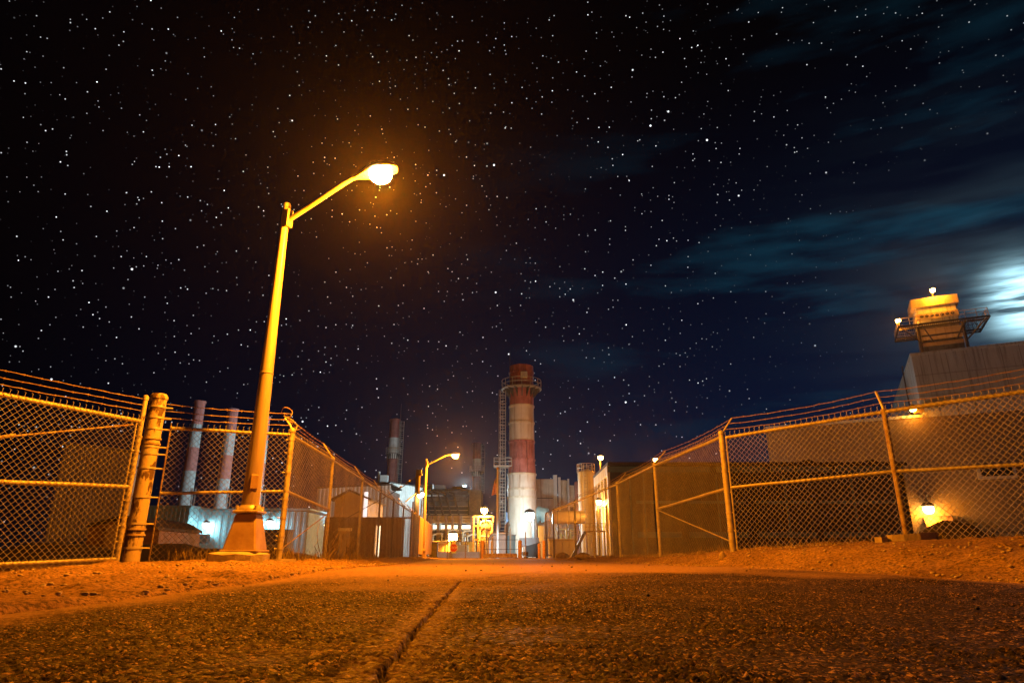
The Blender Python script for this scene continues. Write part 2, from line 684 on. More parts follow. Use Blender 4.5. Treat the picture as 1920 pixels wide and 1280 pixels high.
def rock(x, y, r, label, squash=.6, seed=1):
    rr = random.Random(seed)
    mb = MB()
    v, f = ICO
    # one subdivision for a rounder stone
    vs = [tuple(q) for q in v]
    fs = []
    cache = {}

    def mid(a, b):
        k = (min(a, b), max(a, b))
        if k not in cache:
            m_ = np.array(vs[a]) + np.array(vs[b])
            vs.append(tuple(m_ / np.linalg.norm(m_)))
            cache[k] = len(vs) - 1
        return cache[k]
    for a, b, c in f:
        ab, bc, ca = mid(a, b), mid(b, c), mid(c, a)
        fs += [(a, ab, ca), (b, bc, ab), (c, ca, bc), (ab, bc, ca)]
    z0 = g1(x, y)
    sx, sy = rr.uniform(.8, 1.4), rr.uniform(.7, 1.1)
    out = [(x + p[0] * r * sx * (1 + .3 * (rr.random() - .5)), y + p[1] * r * sy * (1 + .3 * (rr.random() - .5)), z0 + r * squash * .55 + p[2] * r * squash * (1 + .3 * (rr.random() - .5))) for p in vs]
    mb.add(out, fs)
    o = mb.build('rock', M['stone'], origin=(x, y, z0))
    tag(o, label, 'rock')


def slab(x, y, d, rz, label, tilt=0.0):
    z0 = g1(x, y)
    rr = random.Random(int(x * 100))
    n = 9
    poly = []
    for i in range(n):
        a = 2 * PI * i / n
        k = rr.uniform(.78, 1.08)
        px_, py_ = math.cos(a) * d[0] / 2 * k, math.sin(a) * d[1] / 2 * k
        poly.append((x + px_ * math.cos(rz) - py_ * math.sin(rz), y + px_ * math.sin(rz) + py_ * math.cos(rz), z0 - .03 + tilt * px_))
    mb = MB().prism(poly, (0, 0, d[2]))
    o = mb.build('concrete_chunk', M['concrete'], origin=(x, y, z0))
    tag(o, label, 'concrete chunk')


# ------------------------------------------------------------------ street lamps
def make_street_lamp():
    Y = 9.0
    x0 = xat(463, 1000, Y)
    zb = .165
    top = zat(388, Y)
    t = thing('street_lamp', 'nearest street lamp, tall tapered column on a flared pedestal before the left fence', 'street lamp', (x0, Y, zb), 'street lamps along the driveway')
    c = Vector((x0, Y, zb))
    rot = 0.0
    # broken concrete footing
    mb = MB()
    n = 14
    ringb, ringt = [], []
    rr = random.Random(3)
    for i in range(n):
        a = 2 * PI * i / n + rot
        sq = 1 / max(abs(math.cos(a - rot)), abs(math.sin(a - rot))) ** .8
        k = rr.uniform(.93, 1.05) * sq
        ringb.append((c.x - .06 + .36 * k * math.cos(a), c.y + .34 * k * math.sin(a), c.z - .12))
        ringt.append((c.x - .06 + .36 * k * math.cos(a), c.y + .34 * k * math.sin(a), c.z + .10 * rr.uniform(.8, 1.1)))
    ringi = [(c.x + (p[0] - c.x) * .72, c.y + (p[1] - c.y) * .72, c.z + .125) for p in ringt]
    mb.add(ringb + ringt + ringi, [tuple([i, (i + 1) % n, n + (i + 1) % n, n + i]) for i in range(n)] + [tuple([n + i, n + (i + 1) % n, 2 * n + (i + 1) % n, 2 * n + i]) for i in range(n)] + [tuple(2 * n + i for i in range(n))])
    mb.build('footing', M['concrete'], t)
    pz0, pz1 = .135, zat(962, Y) - zb
    MB().box((c.x, c.y, c.z + (pz0 + pz1) / 2), (.44, .44, pz1 - pz0), rot, taper=.60, bev=.02).build('pedestal', M['pedestal'], t)
    MB().box((c.x, c.y, c.z + .135), (.48, .48, .03), rot, bev=.008).build('base_flange', M['pedestal'], t)
    pl = MB()
    pl.box((c.x, c.y, c.z + pz1 + .015), (.34, .34, .035), rot, bev=.01)
    pl.lathe((c.x, c.y, c.z + pz1 + .03), [(.165, 0), (.16, .03), (.14, .05), (.13, .075)], 20)
    pl.build('pole_collar', M['lamp_steel'], t, True)
    for k in range(4):
        a = rot + PI / 4 + k * PI / 2
        q = (c.x + .175 * math.cos(a), c.y + .175 * math.sin(a), c.z + pz1 + .02)
        MB().tube([q, (q[0], q[1], q[2] + .075)], .022, 6).build('anchor_bolt', M['galv'], t, True)
    h = top - zb
    nside = 16
    prof = [(.118, pz1 + .04), (.108, 1.3), (.090, 2.6), (.068, 4.0), (.053, h)]
    MB().lathe(c, prof, nside).build('pole', M['lamp_steel'], t, True)
    hx = Vector((c.x + .05, c.y - .098, c.z + 1.02))
    MB().box(hx, (.10, .03, .19), .45, bev=.008).build('hand_hole_cover', M['pedestal'], t)
    MB().lathe((c.x, c.y, c.z + 2.55), [(.0895, -.012), (.096, -.006), (.096, .006), (.0895, .012)], 16, cap=False).build('weld_band', M['lamp_steel'], t, True)
    MB().lathe((c.x, c.y, c.z + h), [(.058, -.02), (.060, .03), (.048, .055), (.01, .07)], 16).build('pole_cap', M['lamp_steel'], t, True)
    L = at(708, 332, 8.3)
    top_a = Vector((c.x, Y, c.z + h - .25))
    du = Vector((L.x - c.x, L.y - Y, 0)).normalized()
    dn = Vector((-du.y, du.x, 0))
    br = MB()
    br.box((c.x + du.x * .075, c.y + du.y * .075, c.z + h - .22), (.06, .12, .30), math.atan2(du.y, du.x), bev=.01)
    br.tube([(c.x, c.y, c.z + h - .12), (c.x + du.x * .12, c.y + du.y * .12, c.z + h - .12)], .02, 6)
    br.build('arm_bracket', M['lamp_steel'], t, True)
    a0 = top_a + du * .06
    e0 = Vector((L.x, L.y, L.z)) - du * .62 + Vector((0, 0, .0))
    pts = [a0, a0.lerp(e0, .5) + Vector((0, 0, .015)), e0 + Vector((0, 0, .04)), Vector(L) - du * .45 + Vector((0, 0, .09)), Vector(L) - du * .25 + Vector((0, 0, .09))]
    MB().tube(pts, [.040, .036, .032, .030, .030], 10).build('arm', M['lamp_steel'], t, True)
    # cobra head: flattened tapering body with a glass bowl below
    hb = MB()
    sec = [(-.36, .05, .05, .09), (-.26, .085, .07, .09), (-.05, .16, .10, .10), (.12, .175, .10, .10), (.26, .13, .075, .09), (.33, .03, .02, .085)]
    n = 14
    vs, fs = [], []
    for dx, w, hh, zz in sec:
        for k in range(n):
            a = 2 * PI * k / n
            q = Vector(L) + du * dx + dn * (w * math.cos(a))
            vs.append((q.x, q.y, L.z + zz + hh * max(math.sin(a), -.25)))
    for i in range(len(sec) - 1):
        for k in range(n):
            j = (k + 1) % n
            fs.append((i * n + k, i * n + j, (i + 1) * n + j, (i + 1) * n + k))
    fs += [tuple(range(n - 1, -1, -1)), tuple((len(sec) - 1) * n + k for k in range(n))]
    hb.add(vs, fs)
    head = hb.build('luminaire', M['lamp_steel'], t, True)
    bc = Vector(L) + du * .05
    MB().lathe((bc.x, bc.y, L.z + .075), [(.165, 0), (.168, -.05), (.15, -.11), (.10, -.155), (.03, -.172)], 20).build('lens', M['e_sodium_near'], head, True)
    light('lamp_light', (bc.x, bc.y, L.z - .17), 6600, SODIUM, t, .10)
    return t


lamp = make_street_lamp()
LBASE = lamp.location.copy()
lamp2 = copy_tree(lamp)
lamp2.location = (xat(793, 1030, 35.0), 35.0, -.12)
tag(lamp2, 'farther street lamp, thin lit column rising behind the end of the left fence', 'street lamp', 'street lamps along the driveway')

# ------------------------------------------------------------------ chain link
DM = .082


def fabric(p0, p1, z0a, z0b, z1a, z1b, off, wr=.0034, spikes=True, dm=DM, name='mesh_panel', parent=None, nside=3):
    """woven diamond wire between two ground points; z0 bottom and z1 top heights at each end; off = normal offset"""
    p0, p1 = np.array(p0, float)[:2], np.array(p1, float)[:2]
    L = np.hypot(*(p1 - p0))
    d = (p1 - p0) / L
    nrm = np.array([-d[1], d[0]])
    H = ((z1a - z0a) + (z1b - z0b)) / 2
    nv = int(round(H / (dm / 2)))
    nk = int(L / (dm / 2))
    V, Fc = [], []
    base = 0
    ang = [2 * PI * k / nside + .5 for k in range(nside)]
    j = np.arange(nv + 1)
    for k in range(nk):
        alt = (j + k) % 2
        u = (k + alt) * dm / 2
        u = np.minimum(u, L)
        tt = u / L
        v = j / nv
        zb = z0a + (z0b - z0a) * tt
        zt = z1a + (z1b - z1a) * tt
        z = zb + (zt - zb) * v
        wob = .004 * np.sin(u * 7 + v * 5) + .006 * np.sin(u * 2.3 + 1.7) + .03 * np.sign(off + 1e-9) * np.sin(PI * v) * (.5 + .5 * np.sin(u * 1.9 + p0[1]))
        dep = off + wob + np.where(alt == 0, .0045, -.0045)
        cx = p0[0] + d[0] * u + nrm[0] * dep
        cy = p0[1] + d[1] * u + nrm[1] * dep
        c = np.stack([cx, cy, z], -1)
        ring = []
        for a in ang:
            ring.append(c + wr * (math.cos(a) * np.array([nrm[0], nrm[1], 0]) + 1.35 * math.sin(a) * np.array([d[0], d[1], 0])))
        R = np.stack(ring, 1).reshape(-1, 3)
        V.append(R)
        i = np.arange(nv)[:, None] * nside
        kk = np.arange(nside)[None, :]
        k2 = (kk + 1) % nside
        q = np.stack([i + kk, i + k2, i + k2 + nside, i + kk + nside], -1).reshape(-1, 4)
        Fc.append(q + base)
        base += len(R)
        if spikes and alt[-1] == 0:
            # twisted tips standing above the top rail
            for tip, wd in (((0, 0, .042), 1.25), ((d[0] * .012, d[1] * .012, .050), 1.9)):
                c0 = c[-1] if wd < 1.5 else c[-1] + np.array([-d[0] * .008, -d[1] * .008, .034])
                c1 = c[-1] + np.array(tip)
                vs = []
                for cc in (c0, c1):
                    for a in ang:
                        vs.append(cc + wr * wd * np.array([math.cos(a) * nrm[0] + math.sin(a) * d[0], math.cos(a) * nrm[1] + math.sin(a) * d[1], 0]))
                V.append(np.array(vs))
                kk_ = np.arange(nside)
                q2 = np.stack([kk_, (kk_ + 1) % nside, (kk_ + 1) % nside + nside, kk_ + nside], -1)
                Fc.append(q2 + base)
                base += len(vs)
    V = np.concatenate(V)
    o3 = ORG[root_of(parent).name]
    V = V - np.array([o3.x, o3.y, o3.z])
    o = np_mesh(name, V, np.concatenate(Fc), M['wire'])
    o.parent = parent
    return o


def barbed(pts, parent, r=.0048, sag=.02, name='barbed_wire', mat=None):
    """two twisted strands with barbs every 12 cm"""
    mb = MB()
    pts = [Vector(p) for p in pts]
    rr = random.Random(int(abs(pts[0].x) * 1000 + pts[0].z * 777))
    path = []
    for a, b in zip(pts[:-1], pts[1:]):
        L = (b - a).length
        n = max(4, int(L / .10))
        for i in range(n):
            t = i / n
            p = a.lerp(b, t)
            p.z -= sag * 4 * t * (1 - t) * rr.uniform(.9, 1.1) * min(1, L / 2)
            p += Vector((0, 0, rr.uniform(-.004, .004)))
            path.append(p)
    path.append(pts[-1])
    mb.tube(path, r, 4)
    for i in range(1, len(path) - 1):
        if i % 2:
            continue
        p = path[i]
        t = (path[i + 1] - path[i - 1]).normalized()
        s1 = Vector((rr.uniform(-1, 1), rr.uniform(-1, 1), rr.uniform(.3, 1))).cross(t).normalized()
        s2 = s1.cross(t)
        for s_ in (s1, s2):
            mb.tube([p - s_ * .018, p + s_ * .018], [.0018, .0018], 3)
        mb.tube([p - t * .012, p + t * .012], r * 1.5, 4)
    return mb.build(name, mat or M['barb'], parent)


def pipe_post(x, y, z0, z1, r, mat, parent, cap=True, name='post'):
    mb = MB()
    mb.tube([(x, y, z0 - .15), (x, y, z1)], r, 12)
    if cap:
        mb.lathe((x, y, z1 - .03), [(r * 1.2, 0), (r * 1.2, .035), (r * .9, .06), (r * .2, .075)], 12)
    return mb.build(name, mat, parent, True)


def bands(x, y, zs, r, parent, tx=0, ty=0, mat=None, name='tension_band'):
    for z in zs:
        mb = MB().lathe((x, y, z), [(r * 1.0, -.013), (r * 1.16, -.013), (r * 1.16, .013), (r * 1.0, .013)], 12, cap=False)
        if tx or ty:
            mb.tube([(x, y, z), (x + tx, y + ty, z)], .011, 6)
        mb.build(name, mat or M['galv'], parent, True)


def rail(p0, p1, r, parent, name='top_rail', mat=None):
    p0, p1 = Vector(p0), Vector(p1)
    n = 5
    pts = [p0.lerp(p1, i / n) + Vector((0, 0, random.uniform(-.004, .004))) for i in range(n + 1)]
    pts[0], pts[-1] = p0, p1
    return MB().tube(pts, r, 10).build(name, mat or M['galv'], parent, True)


# ---- open gate leaf on the left
def build_gate():
    E = Vector((-5.21, 9.05, 0))
    D = Vector((-.43, -.903, 0)).normalized()
    L = 3.7
    t = thing('chain_link_gate', 'open chain link gate leaf with pipe frame at the left edge of the photo', 'gate', (E.x, E.y, g1(E.x, E.y)))
    Hn = E + D * L
    zt0, zt1 = 2.03, 2.03
    zb0, zb1 = .20, .06
    zm0, zm1 = 1.13, .94
    rail((E.x, E.y, zt0), (Hn.x, Hn.y, zt1), .03, t)
    rail((E.x, E.y, zm0), (Hn.x, Hn.y, zm1), .028, t, 'mid_rail')
    rail((E.x, E.y, zb0), (Hn.x, Hn.y, zb1), .026, t, 'bottom_rail')
    MB().tube([(E.x, E.y, .17), (E.x, E.y, 2.38)], .033, 12).lathe((E.x, E.y, 2.37), [(.04, -.03), (.04, .02), (.02, .04)], 10).build('end_upright', M['galv'], t, True)
    MB().tube([(Hn.x, Hn.y, .05), (Hn.x, Hn.y, 2.38)], .033, 12).build('end_upright', M['galv'], t, True)
    bx, by = D.x * .07, D.y * .07
    MB().tube([(E.x + bx, E.y + by, .2), (E.x + bx, E.y + by, 2.0)], .012, 6).build('tension_bar', M['galv'], t, True)
    bands(E.x, E.y, [.42, .62, .95, 1.32, 1.62, 1.82], .034, t, bx, by)
    a = E.lerp(Hn, .03)
    b = E.lerp(Hn, .95)
    br = MB().tube([(a.x, a.y, 1.97), (b.x, b.y, 1.05)], .012, 6)
    m_ = E.lerp(Hn, .46)
    zc = 1.97 - (1.97 - 1.05) * (.46 - .03) / .92
    br.tube([(m_.x - D.x * .16, m_.y - D.y * .16, zc + .055), (m_.x + D.x * .16, m_.y + D.y * .16, zc - .055)], .022, 6)
    br.build('brace_rod', M['rust'], t, True)
    fabric((E.x, E.y), (Hn.x, Hn.y), .10, -.06, 2.06, 2.06, .038, parent=t)
    for zz in (2.18, 2.265, 2.35):
        barbed([(E.x, E.y, zz), (Hn.x, Hn.y, zz - .02)], t, sag=.03)
    return t


# ---- big gate post
def build_big_post():
    x, y = -5.19, 9.35
    z0 = g1(x, y)
    t = thing('gate_post', 'thick steel gate post with peeling paint and bands beside the open gate', 'gate post', (x, y, z0))
    MB().tube([(x, y, z0 - .2), (x, y, 2.44)], .112, 20).build('pipe', M['post_paint'], t, True)
    MB().lathe((x, y, 2.42), [(.122, 0), (.122, .045), (.10, .075), (.03, .09)], 20).build('cap', M['post_paint'], t, True)
    for z in (.34, .66, 1.02, 1.42, 1.62, 1.72, 1.98, 2.14, 2.30):
        mb = MB().lathe((x, y, z), [(.111, -.014), (.121, -.014), (.121, .014), (.111, .014)], 20, cap=False)
        mb.tube([(x + .09, y + .03, z), (x + .19, y + .085, z)], .012, 6)
        mb.build('band', M['galv'], t, True)
    for z in (.55, 1.80):
        mb = MB()
        mb.lathe((x, y, z), [(.112, -.05), (.127, -.05), (.127, -.025), (.112, -.025)], 20, cap=False)
        mb.lathe((x, y, z), [(.112, .025), (.127, .025), (.127, .05), (.112, .05)], 20, cap=False)
        mb.box((x - .12, y - .09, z), (.06, .05, .14), .3, bev=.008)
        mb.tube([(x - .15, y - .11, z - .12), (x - .15, y - .11, z + .12)], .014, 8)
        mb.build('hinge', M['rust'], t, True)
    q = (x + .20, y + .09)
    MB().tube([(*q, z0 + .02), (*q, 2.05)], .011, 6).build('tension_bar', M['rust'], t, True)


# ---- short fence between gate post and corner
def build_left_front():
    A = Vector((-4.99, 9.44))
    B = Vector((-3.43, 10.1))
    t = thing('chain_link_fence', 'short chain link section behind the near lamp pedestal, from gate post to corner post', 'fence', (A.x, A.y, g1(A.x, A.y)))
    zA, zB = g1(A.x, A.y), g1(B.x, B.y)
    rail((A.x, A.y, 2.01), (B.x, B.y, 2.03), .024, t)
    rail((A.x, A.y, 1.08), (B.x, B.y, 1.17), .022, t, 'mid_rail')
    fabric(A, B, zA + .01, zB + .01, 2.04, 2.06, -.034, parent=t)
    for zz, ze in ((2.15, 2.18), (2.25, 2.26), (2.35, 2.36)):
        barbed([(A.x - .1, A.y - .03, zz + .01), (B.x - .05, B.y + .05 * 0, ze)], t, sag=.02)


# ---- corner post and the long fence on the left
def arm_pts(x, y, zt, side, ln=.44, lean=.30):
    return [(x, y, zt), (x + side * lean, y, zt + ln * .75)]


def lrun(y):
    return -3.43 - .049 * max(0, y - 11.5)


def build_left_run():
    ys = [10.1, 12.8, 16.2, 19.3, 22.4, 25.5, 28.6, 32.0]
    t = thing('chain_link_fence', 'long chain link fence with outward barbed arms running along the left of the driveway', 'fence', (-3.43, 10.1, g1(-3.43, 10.1)))
    ZT = 2.04
    tips = []
    for i, y in enumerate(ys):
        x = lrun(y)
        z0 = g1(x, y)
        r = .042 if i == 0 else .030
        mt = M['galv'] if i < 3 else M['dark_steel']
        pipe_post(x, y, z0, ZT + (.06 if i == 0 else .0), r, mt, t)
        if i == 0:
            bands(x, y, [.34, .46, .52, .78, 1.05, 1.18, 1.45, 1.75, 1.95], r, t, -.08, -.02)
        else:
            MB().tube(arm_pts(x, y, ZT, -1, .40, .22), .016, 6).build('barb_arm', M['galv'], t, True)
        tips.append((x, y))
    # bent wire arm at the corner
    c = Vector((-3.43, 10.1, ZT + .05))
    MB().tube([c, c + Vector((-.05, 0, .10)), c + Vector((-.14, 0, .20))], .016, 6).tube([c + Vector((.05, 0, .02)), c + Vector((.05, .05, .10)), c + Vector((-.02, 0, .17)), c + Vector((-.16, 0, .24))], .010, 6).build('barb_arm', M['galv'], t, True)
    loop = []
    for k in range(15):
        a = -2.2 + k * .36
        loop.append(c + Vector((-.10 + .085 * math.cos(a) - .01 * k * .3, .04 * math.sin(k), .27 + .10 * math.sin(a))))
    MB().tube(loop, .006, 5).tube([loop[0], c + Vector((-.02, 0, .14)), c + Vector((.07, .2, .08)), c + Vector((.02, 0, .0))], .006, 5).build('wire_loop', M['barb'], t, True)
    for i in range(len(ys) - 1):
        (xa, ya), (xb, yb) = tips[i], tips[i + 1]
        rail((xa, ya, ZT - .03), (xb, yb, ZT - .03), .024, t, mat=M['galv'] if i < 3 else M['dark_steel'])
        fabric((xa, ya), (xb, yb), g1(xa, ya) + .01, g1(xb, yb) + .01, ZT, ZT, -.034, parent=t, wr=.0024 if i < 1 else .0018, dm=DM if i < 2 else DM * 1.15, spikes=i < 4)
    for k, (dx, dz) in enumerate(((.22, .30), (.14, .19), (.06, .09))):
        barbed([(-3.43 - dx * .6, 10.1, ZT + dz + .02)] + [(x - dx, y, ZT + dz) for x, y in tips[1:]], t, sag=.03)
    (xa, ya), (xb, yb) = tips[0], tips[1]
    rail((xa, ya, 1.17), (xb, yb, 1.08), .022, t, 'brace_rail')
    MB().tube([(xa, ya, .32), (xb, yb, 1.02)], .009, 6).build('brace_rod', M['rust'], t)
    # dead vine stems woven in the wire
    rr = random.Random(5)
    mb = MB()
    for k in range(26):
        y0 = rr.uniform(11.6, 15.8)
        p = Vector((lrun(y0) + .05, y0, g1(lrun(y0), y0)))
        pts = [p]
        for s_ in range(rr.randint(4, 8)):
            p = p + Vector((rr.uniform(-.03, .04), rr.uniform(-.22, .30), rr.uniform(.03, .17)))
            pts.append(p.copy())
        mb.tube(pts, [.007 * (1 - .8 * i / len(pts)) for i in range(len(pts))], 4)
    o = mb.build('dead_vine', M['dry'], origin=(lrun(13.5), 13.5, g1(lrun(13.5), 13.5)))
    tag(o, 'tangle of dead vine stems caught in the left fence wire', 'vine')


# ---- screened end panel of the left run
def build_screen():
    y0, y1 = 32.3, 42.0
    x0, x1 = lrun(y0), lrun(y1) - .05
    t = thing('screened_gate', 'fence panel covered in tan screening at the far end of the left fence', 'gate', (x0, y0, g1(x0, y0)))
    L = Vector((x1 - x0, y1 - y0, 0))
    n = 60
    mb = MB()
    vs = []
    d = L.normalized()
    nr = Vector((d.y, -d.x, 0))
    for i in range(n + 1):
        q = Vector((x0, y0, 0)) + L * (i / n)
        off = nr * (.012 * (1 if i % 2 else -1) + .03)
        vs += [(q.x + off.x, q.y + off.y, g1(q.x, q.y) + .16), (q.x + off.x, q.y + off.y, 2.05)]
    mb.add(vs, [(2 * i, 2 * i + 2, 2 * i + 3, 2 * i + 1) for i in range(n)])
    mb.build('screen', M['tan_screen'], t)
    rail((x0, y0, 2.06), (x1, y1, 2.06), .03, t, mat=M['galv'])
    rail((x0, y0, .24), (x1, y1, .24), .03, t, 'bottom_rail', M['dark_steel'])
    for k in range(4):
        q = Vector((x0, y0, 0)) + L * (k / 3)
        pipe_post(q.x, q.y, g1(q.x, q.y), 2.08, .035, M['dark_steel'], t)


M['tan_screen'] = pm('tan privacy screen', (.58, .45, .26), (.46, .34, .18), 3, .8, 0, .2, stretch=(1, 1, .3))


# ---- right fences
def build_right_run():
    P = [(3.49, 10.8), (3.12, 14.4), (2.9, 18.3), (2.6, 21.5), (2.3, 24.6), (1.78, 29.0)]
    t = thing('chain_link_fence', 'long chain link fence with outward barbed arms running along the right of the driveway', 'fence', (*P[0], g1(*P[0])))
    ZT = 2.16
    for i, (x, y) in enumerate(P):
        r = .046 if i == 0 else .034
        pipe_post(x, y, g1(x, y), ZT + (.03 if i == 0 else 0), r, M['galv'] if i < 4 else M['dark_steel'], t)
        if i == 0:
            bands(x, y, [.62, .9, 1.22, 1.55, 1.9], r, t, .06, -.05)
        MB().tube(arm_pts(x, y, ZT, 1, .36, .26 if i else .20), .016, 6).build('barb_arm', M['galv'], t, True)
    for i in range(len(P) - 1):
        (xa, ya), (xb, yb) = P[i], P[i + 1]
        rail((xa, ya, ZT - .04), (xb, yb, ZT - .04), .027, t, mat=M['galv'] if i < 4 else M['dark_steel'])
        fabric((xa, ya), (xb, yb), g1(xa, ya) + .01, g1(xb, yb) + .01, ZT, ZT, .036, parent=t, wr=.0021 if i < 1 else .0018, dm=DM if i < 2 else DM * 1.15, spikes=i < 3)
    for dx, dz in ((.25, .27), (.16, .17), (.06, .07)):
        barbed([(x + dx * .8, y, ZT + dz) for x, y in P], t, sag=.05)
    (xa, ya), (xb, yb) = P[0], P[1]
    rail((xa, ya, 1.28), (xb, yb, 1.20), .024, t, 'brace_rail')
    MB().tube([(xa, ya, .45), (xb, yb, 1.18)], .010, 6).build('brace_rod', M['galv'], t)


def build_right_front():
    P = [(3.49, 10.8), (5.34, 9.2), (6.9, 7.76), (8.5, 6.3)]
    t = thing('chain_link_fence', 'near chain link fence crossing the right side in front of the big building', 'fence', (5.34, 9.2, g1(5.34, 9.2)))
    ZT = [2.14, 2.24, 2.28, 2.3]
    ZM = [1.29, 1.36, 1.30, 1.25]
    for i in range(1, 4):
        pipe_post(*P[i], g1(*P[i]), ZT[i], .036, M['rust'], t, cap=False)
        x, y = P[i]
        MB().tube([(x, y, ZT[i] - .05), (x, y, ZT[i] + .03), (x + .04, y + .18, ZT[i] + .30)], .020, 6).build('barb_arm', M['galv'], t, True)
    for i in range(3):
        (xa, ya), (xb, yb) = P[i], P[i + 1]
        d = Vector((xb - xa, yb - ya, 0)).normalized() * (.08 if i == 0 else 0)
        rail((xa + d.x, ya + d.y, ZT[i] - .04), (xb, yb, ZT[i + 1] - .04), .027, t)
        rail((xa + d.x, ya + d.y, ZM[i]), (xb, yb, ZM[i + 1]), .024, t, 'mid_rail')
        fabric((xa + d.x, ya + d.y), (xb, yb), g1(xa, ya) + .01, g1(xb, yb) + .01, ZT[i], ZT[i + 1], -.038, parent=t)
    d = Vector((P[1][0] - P[0][0], P[1][1] - P[0][1], 0)).normalized() * .075
    MB().tube([(P[0][0] + d.x, P[0][1] + d.y, g1(*P[0]) + .03), (P[0][0] + d.x, P[0][1] + d.y, 2.12)], .012, 6).build('tension_bar', M['galv'], t)
    for dz in (.28, .18, .08):
        k = dz / .28
        barbed([(P[0][0] + .2 * k, P[0][1], 2.16 + dz)] + [(x + .04 * k, y + .17 * k, ZT[i + 1] + .03 + dz - .01) for i, (x, y) in enumerate(P[1:])], t, sag=.04)


def build_right_leaf():
    """open gate leaf folded back at the far end of the right fence"""
    a = Vector((1.70, 29.3))
    t = thing('chain_link_gate', 'narrow open gate leaf turned towards the driveway at the far end of the right fence', 'gate', (a.x, a.y, g1(a.x, a.y)))
    arc = []
    for k in range(9):
        q = k / 8
        arc.append(Vector((1.70 - .30 * math.sin(q * 1.5), 29.3 - 1.0 * q, 0)))
    MB().tube([(p.x, p.y, 2.06 - .25 * (i / 8) ** 3) for i, p in enumerate(arc)], .024, 8).build('top_rail', M['galv'], t, True)
    MB().tube([(p.x, p.y, .28) for p in arc], .020, 8).build('bottom_rail', M['galv'], t, True)
    pipe_post(arc[-1].x, arc[-1].y, g1(1.4, 28.3) + .05, 1.82, .024, M['galv'], t, False, 'end_upright')
    for i in range(0, 8, 2):
        fabric(arc[i], arc[i + 2], .24, .24, 2.04 - .25 * (i / 8) ** 3, 2.04 - .25 * ((i + 2) / 8) ** 3, 0, wr=.006, spikes=False, dm=.09, parent=t)


build_gate()
build_big_post()
build_left_front()
build_left_run()
build_screen()
build_right_run()
build_right_front()
build_right_leaf()

slab(-3.30, 9.75, (.42, .20, .07), .1, 'flat broken concrete piece lying at the foot of the left corner post')
slab(5.30, 9.0, (.62, .30, .13), -.15, 'chunk of broken concrete at the foot of the rusty right fence post', .06)
slab(4.92, 9.05, (.22, .16, .10), .8, 'small dark concrete lump left of the larger chunk by the rusty post')
rock(7.0, 8.35, .07, 'rounded stone on the right bank, left one of a close pair', .75, 2)
rock(7.12, 8.5, .055, 'small rounded stone on the right bank, right one of a close pair', .8, 3)
rock(3.18, 10.35, .06, 'upright pale stone just left of the right corner post', 1.2, 4)
rock(1.95, 26.5, .22, 'dark boulder at the foot of the far right fence', .7, 5)
rock(2.35, 22.5, .20, 'long low boulder at the right road edge by the fence', .6, 6)


def weeds(name, label, spots, hmin, hmax, n):
    mb = MB()
    for i in range(n):
        x, y = spots()
        z = g1(x, y)
        h = random.uniform(hmin, hmax)
        a = random.uniform(0, 6.28)
        lean = random.uniform(.1, .9) * h
        w = random.uniform(.003, .007)
        p0 = Vector((x, y, z - .01))
        p1 = p0 + Vector((math.cos(a) * lean * .4, math.sin(a) * lean * .4, h * .6))
        p2 = p0 + Vector((math.cos(a) * lean, math.sin(a) * lean, h))
        sd = Vector((-math.sin(a), math.cos(a), 0)) * w
        mb.add([p0 - sd, p0 + sd, p1 - sd * .8, p1 + sd * .8, p2], [(0, 1, 3, 2), (2, 3, 4)])
    o = mb.build(name, M['dry'])
    tag(o, label, 'weeds', kind='stuff')


def weed_left():
    if random.random() < .6:
        k = random.random()
        return -4.9 + 1.5 * k + random.gauss(0, .1), 9.7 + .62 * k + abs(random.gauss(.05, .3))
    y = random.uniform(10, 20)
    return lrun(y) + random.gauss(.0, .12), y


def weed_right():
    if random.random() < .55:
        k = random.random()
        return 3.49 + 3.4 * k + random.gauss(.05, .08), 10.8 - 3.0 * k + random.gauss(.08, .1)
    k = random.random()
    return 3.49 - .7 * k + random.gauss(.05, .1), 10.8 + 9 * k


weeds('dry_grass', 'thin dry weeds growing along the foot of the left fence', weed_left, .05, .24, 1500)
weeds('dry_grass', 'sparse dry weeds growing along the foot of the right fence', weed_right, .03, .15, 900)

# dark bank beyond the left fence that hides the foot of the far buildings
def berm():
    n = 60
    vs, fs = [], []
    for i in range(n + 1):
        x = -44 + 39 * i / n
        fall = 1 - float(ss(-10, -6, x))
        for dy, h in ((-3, -.1), (-1, .42), (0, .60), (1.5, .62), (5, -.1)):
            y = 26 + dy + .8 * math.sin(x * .4)
            vs.append((x, y, (h + .12 * math.sin(x * 1.7) * (h > 0) + .05 * math.sin(x * 5.1) * (h > 0)) * fall + .0))
    for i in range(n):
        for k in range(4):
            fs.append((i * 5 + k, i * 5 + k + 1, (i + 1) * 5 + k + 1, (i + 1) * 5 + k))
    o = MB().add(vs, fs).build('bank', M['bank'], None, True)
    tag(o, 'low dark earth bank behind the left fence', 'bank', kind='structure')


M['bank'] = pm('dark scrubby earth', (.05, .04, .03), (.03, .025, .018), 2, .95, 0, .6, .05)
berm()

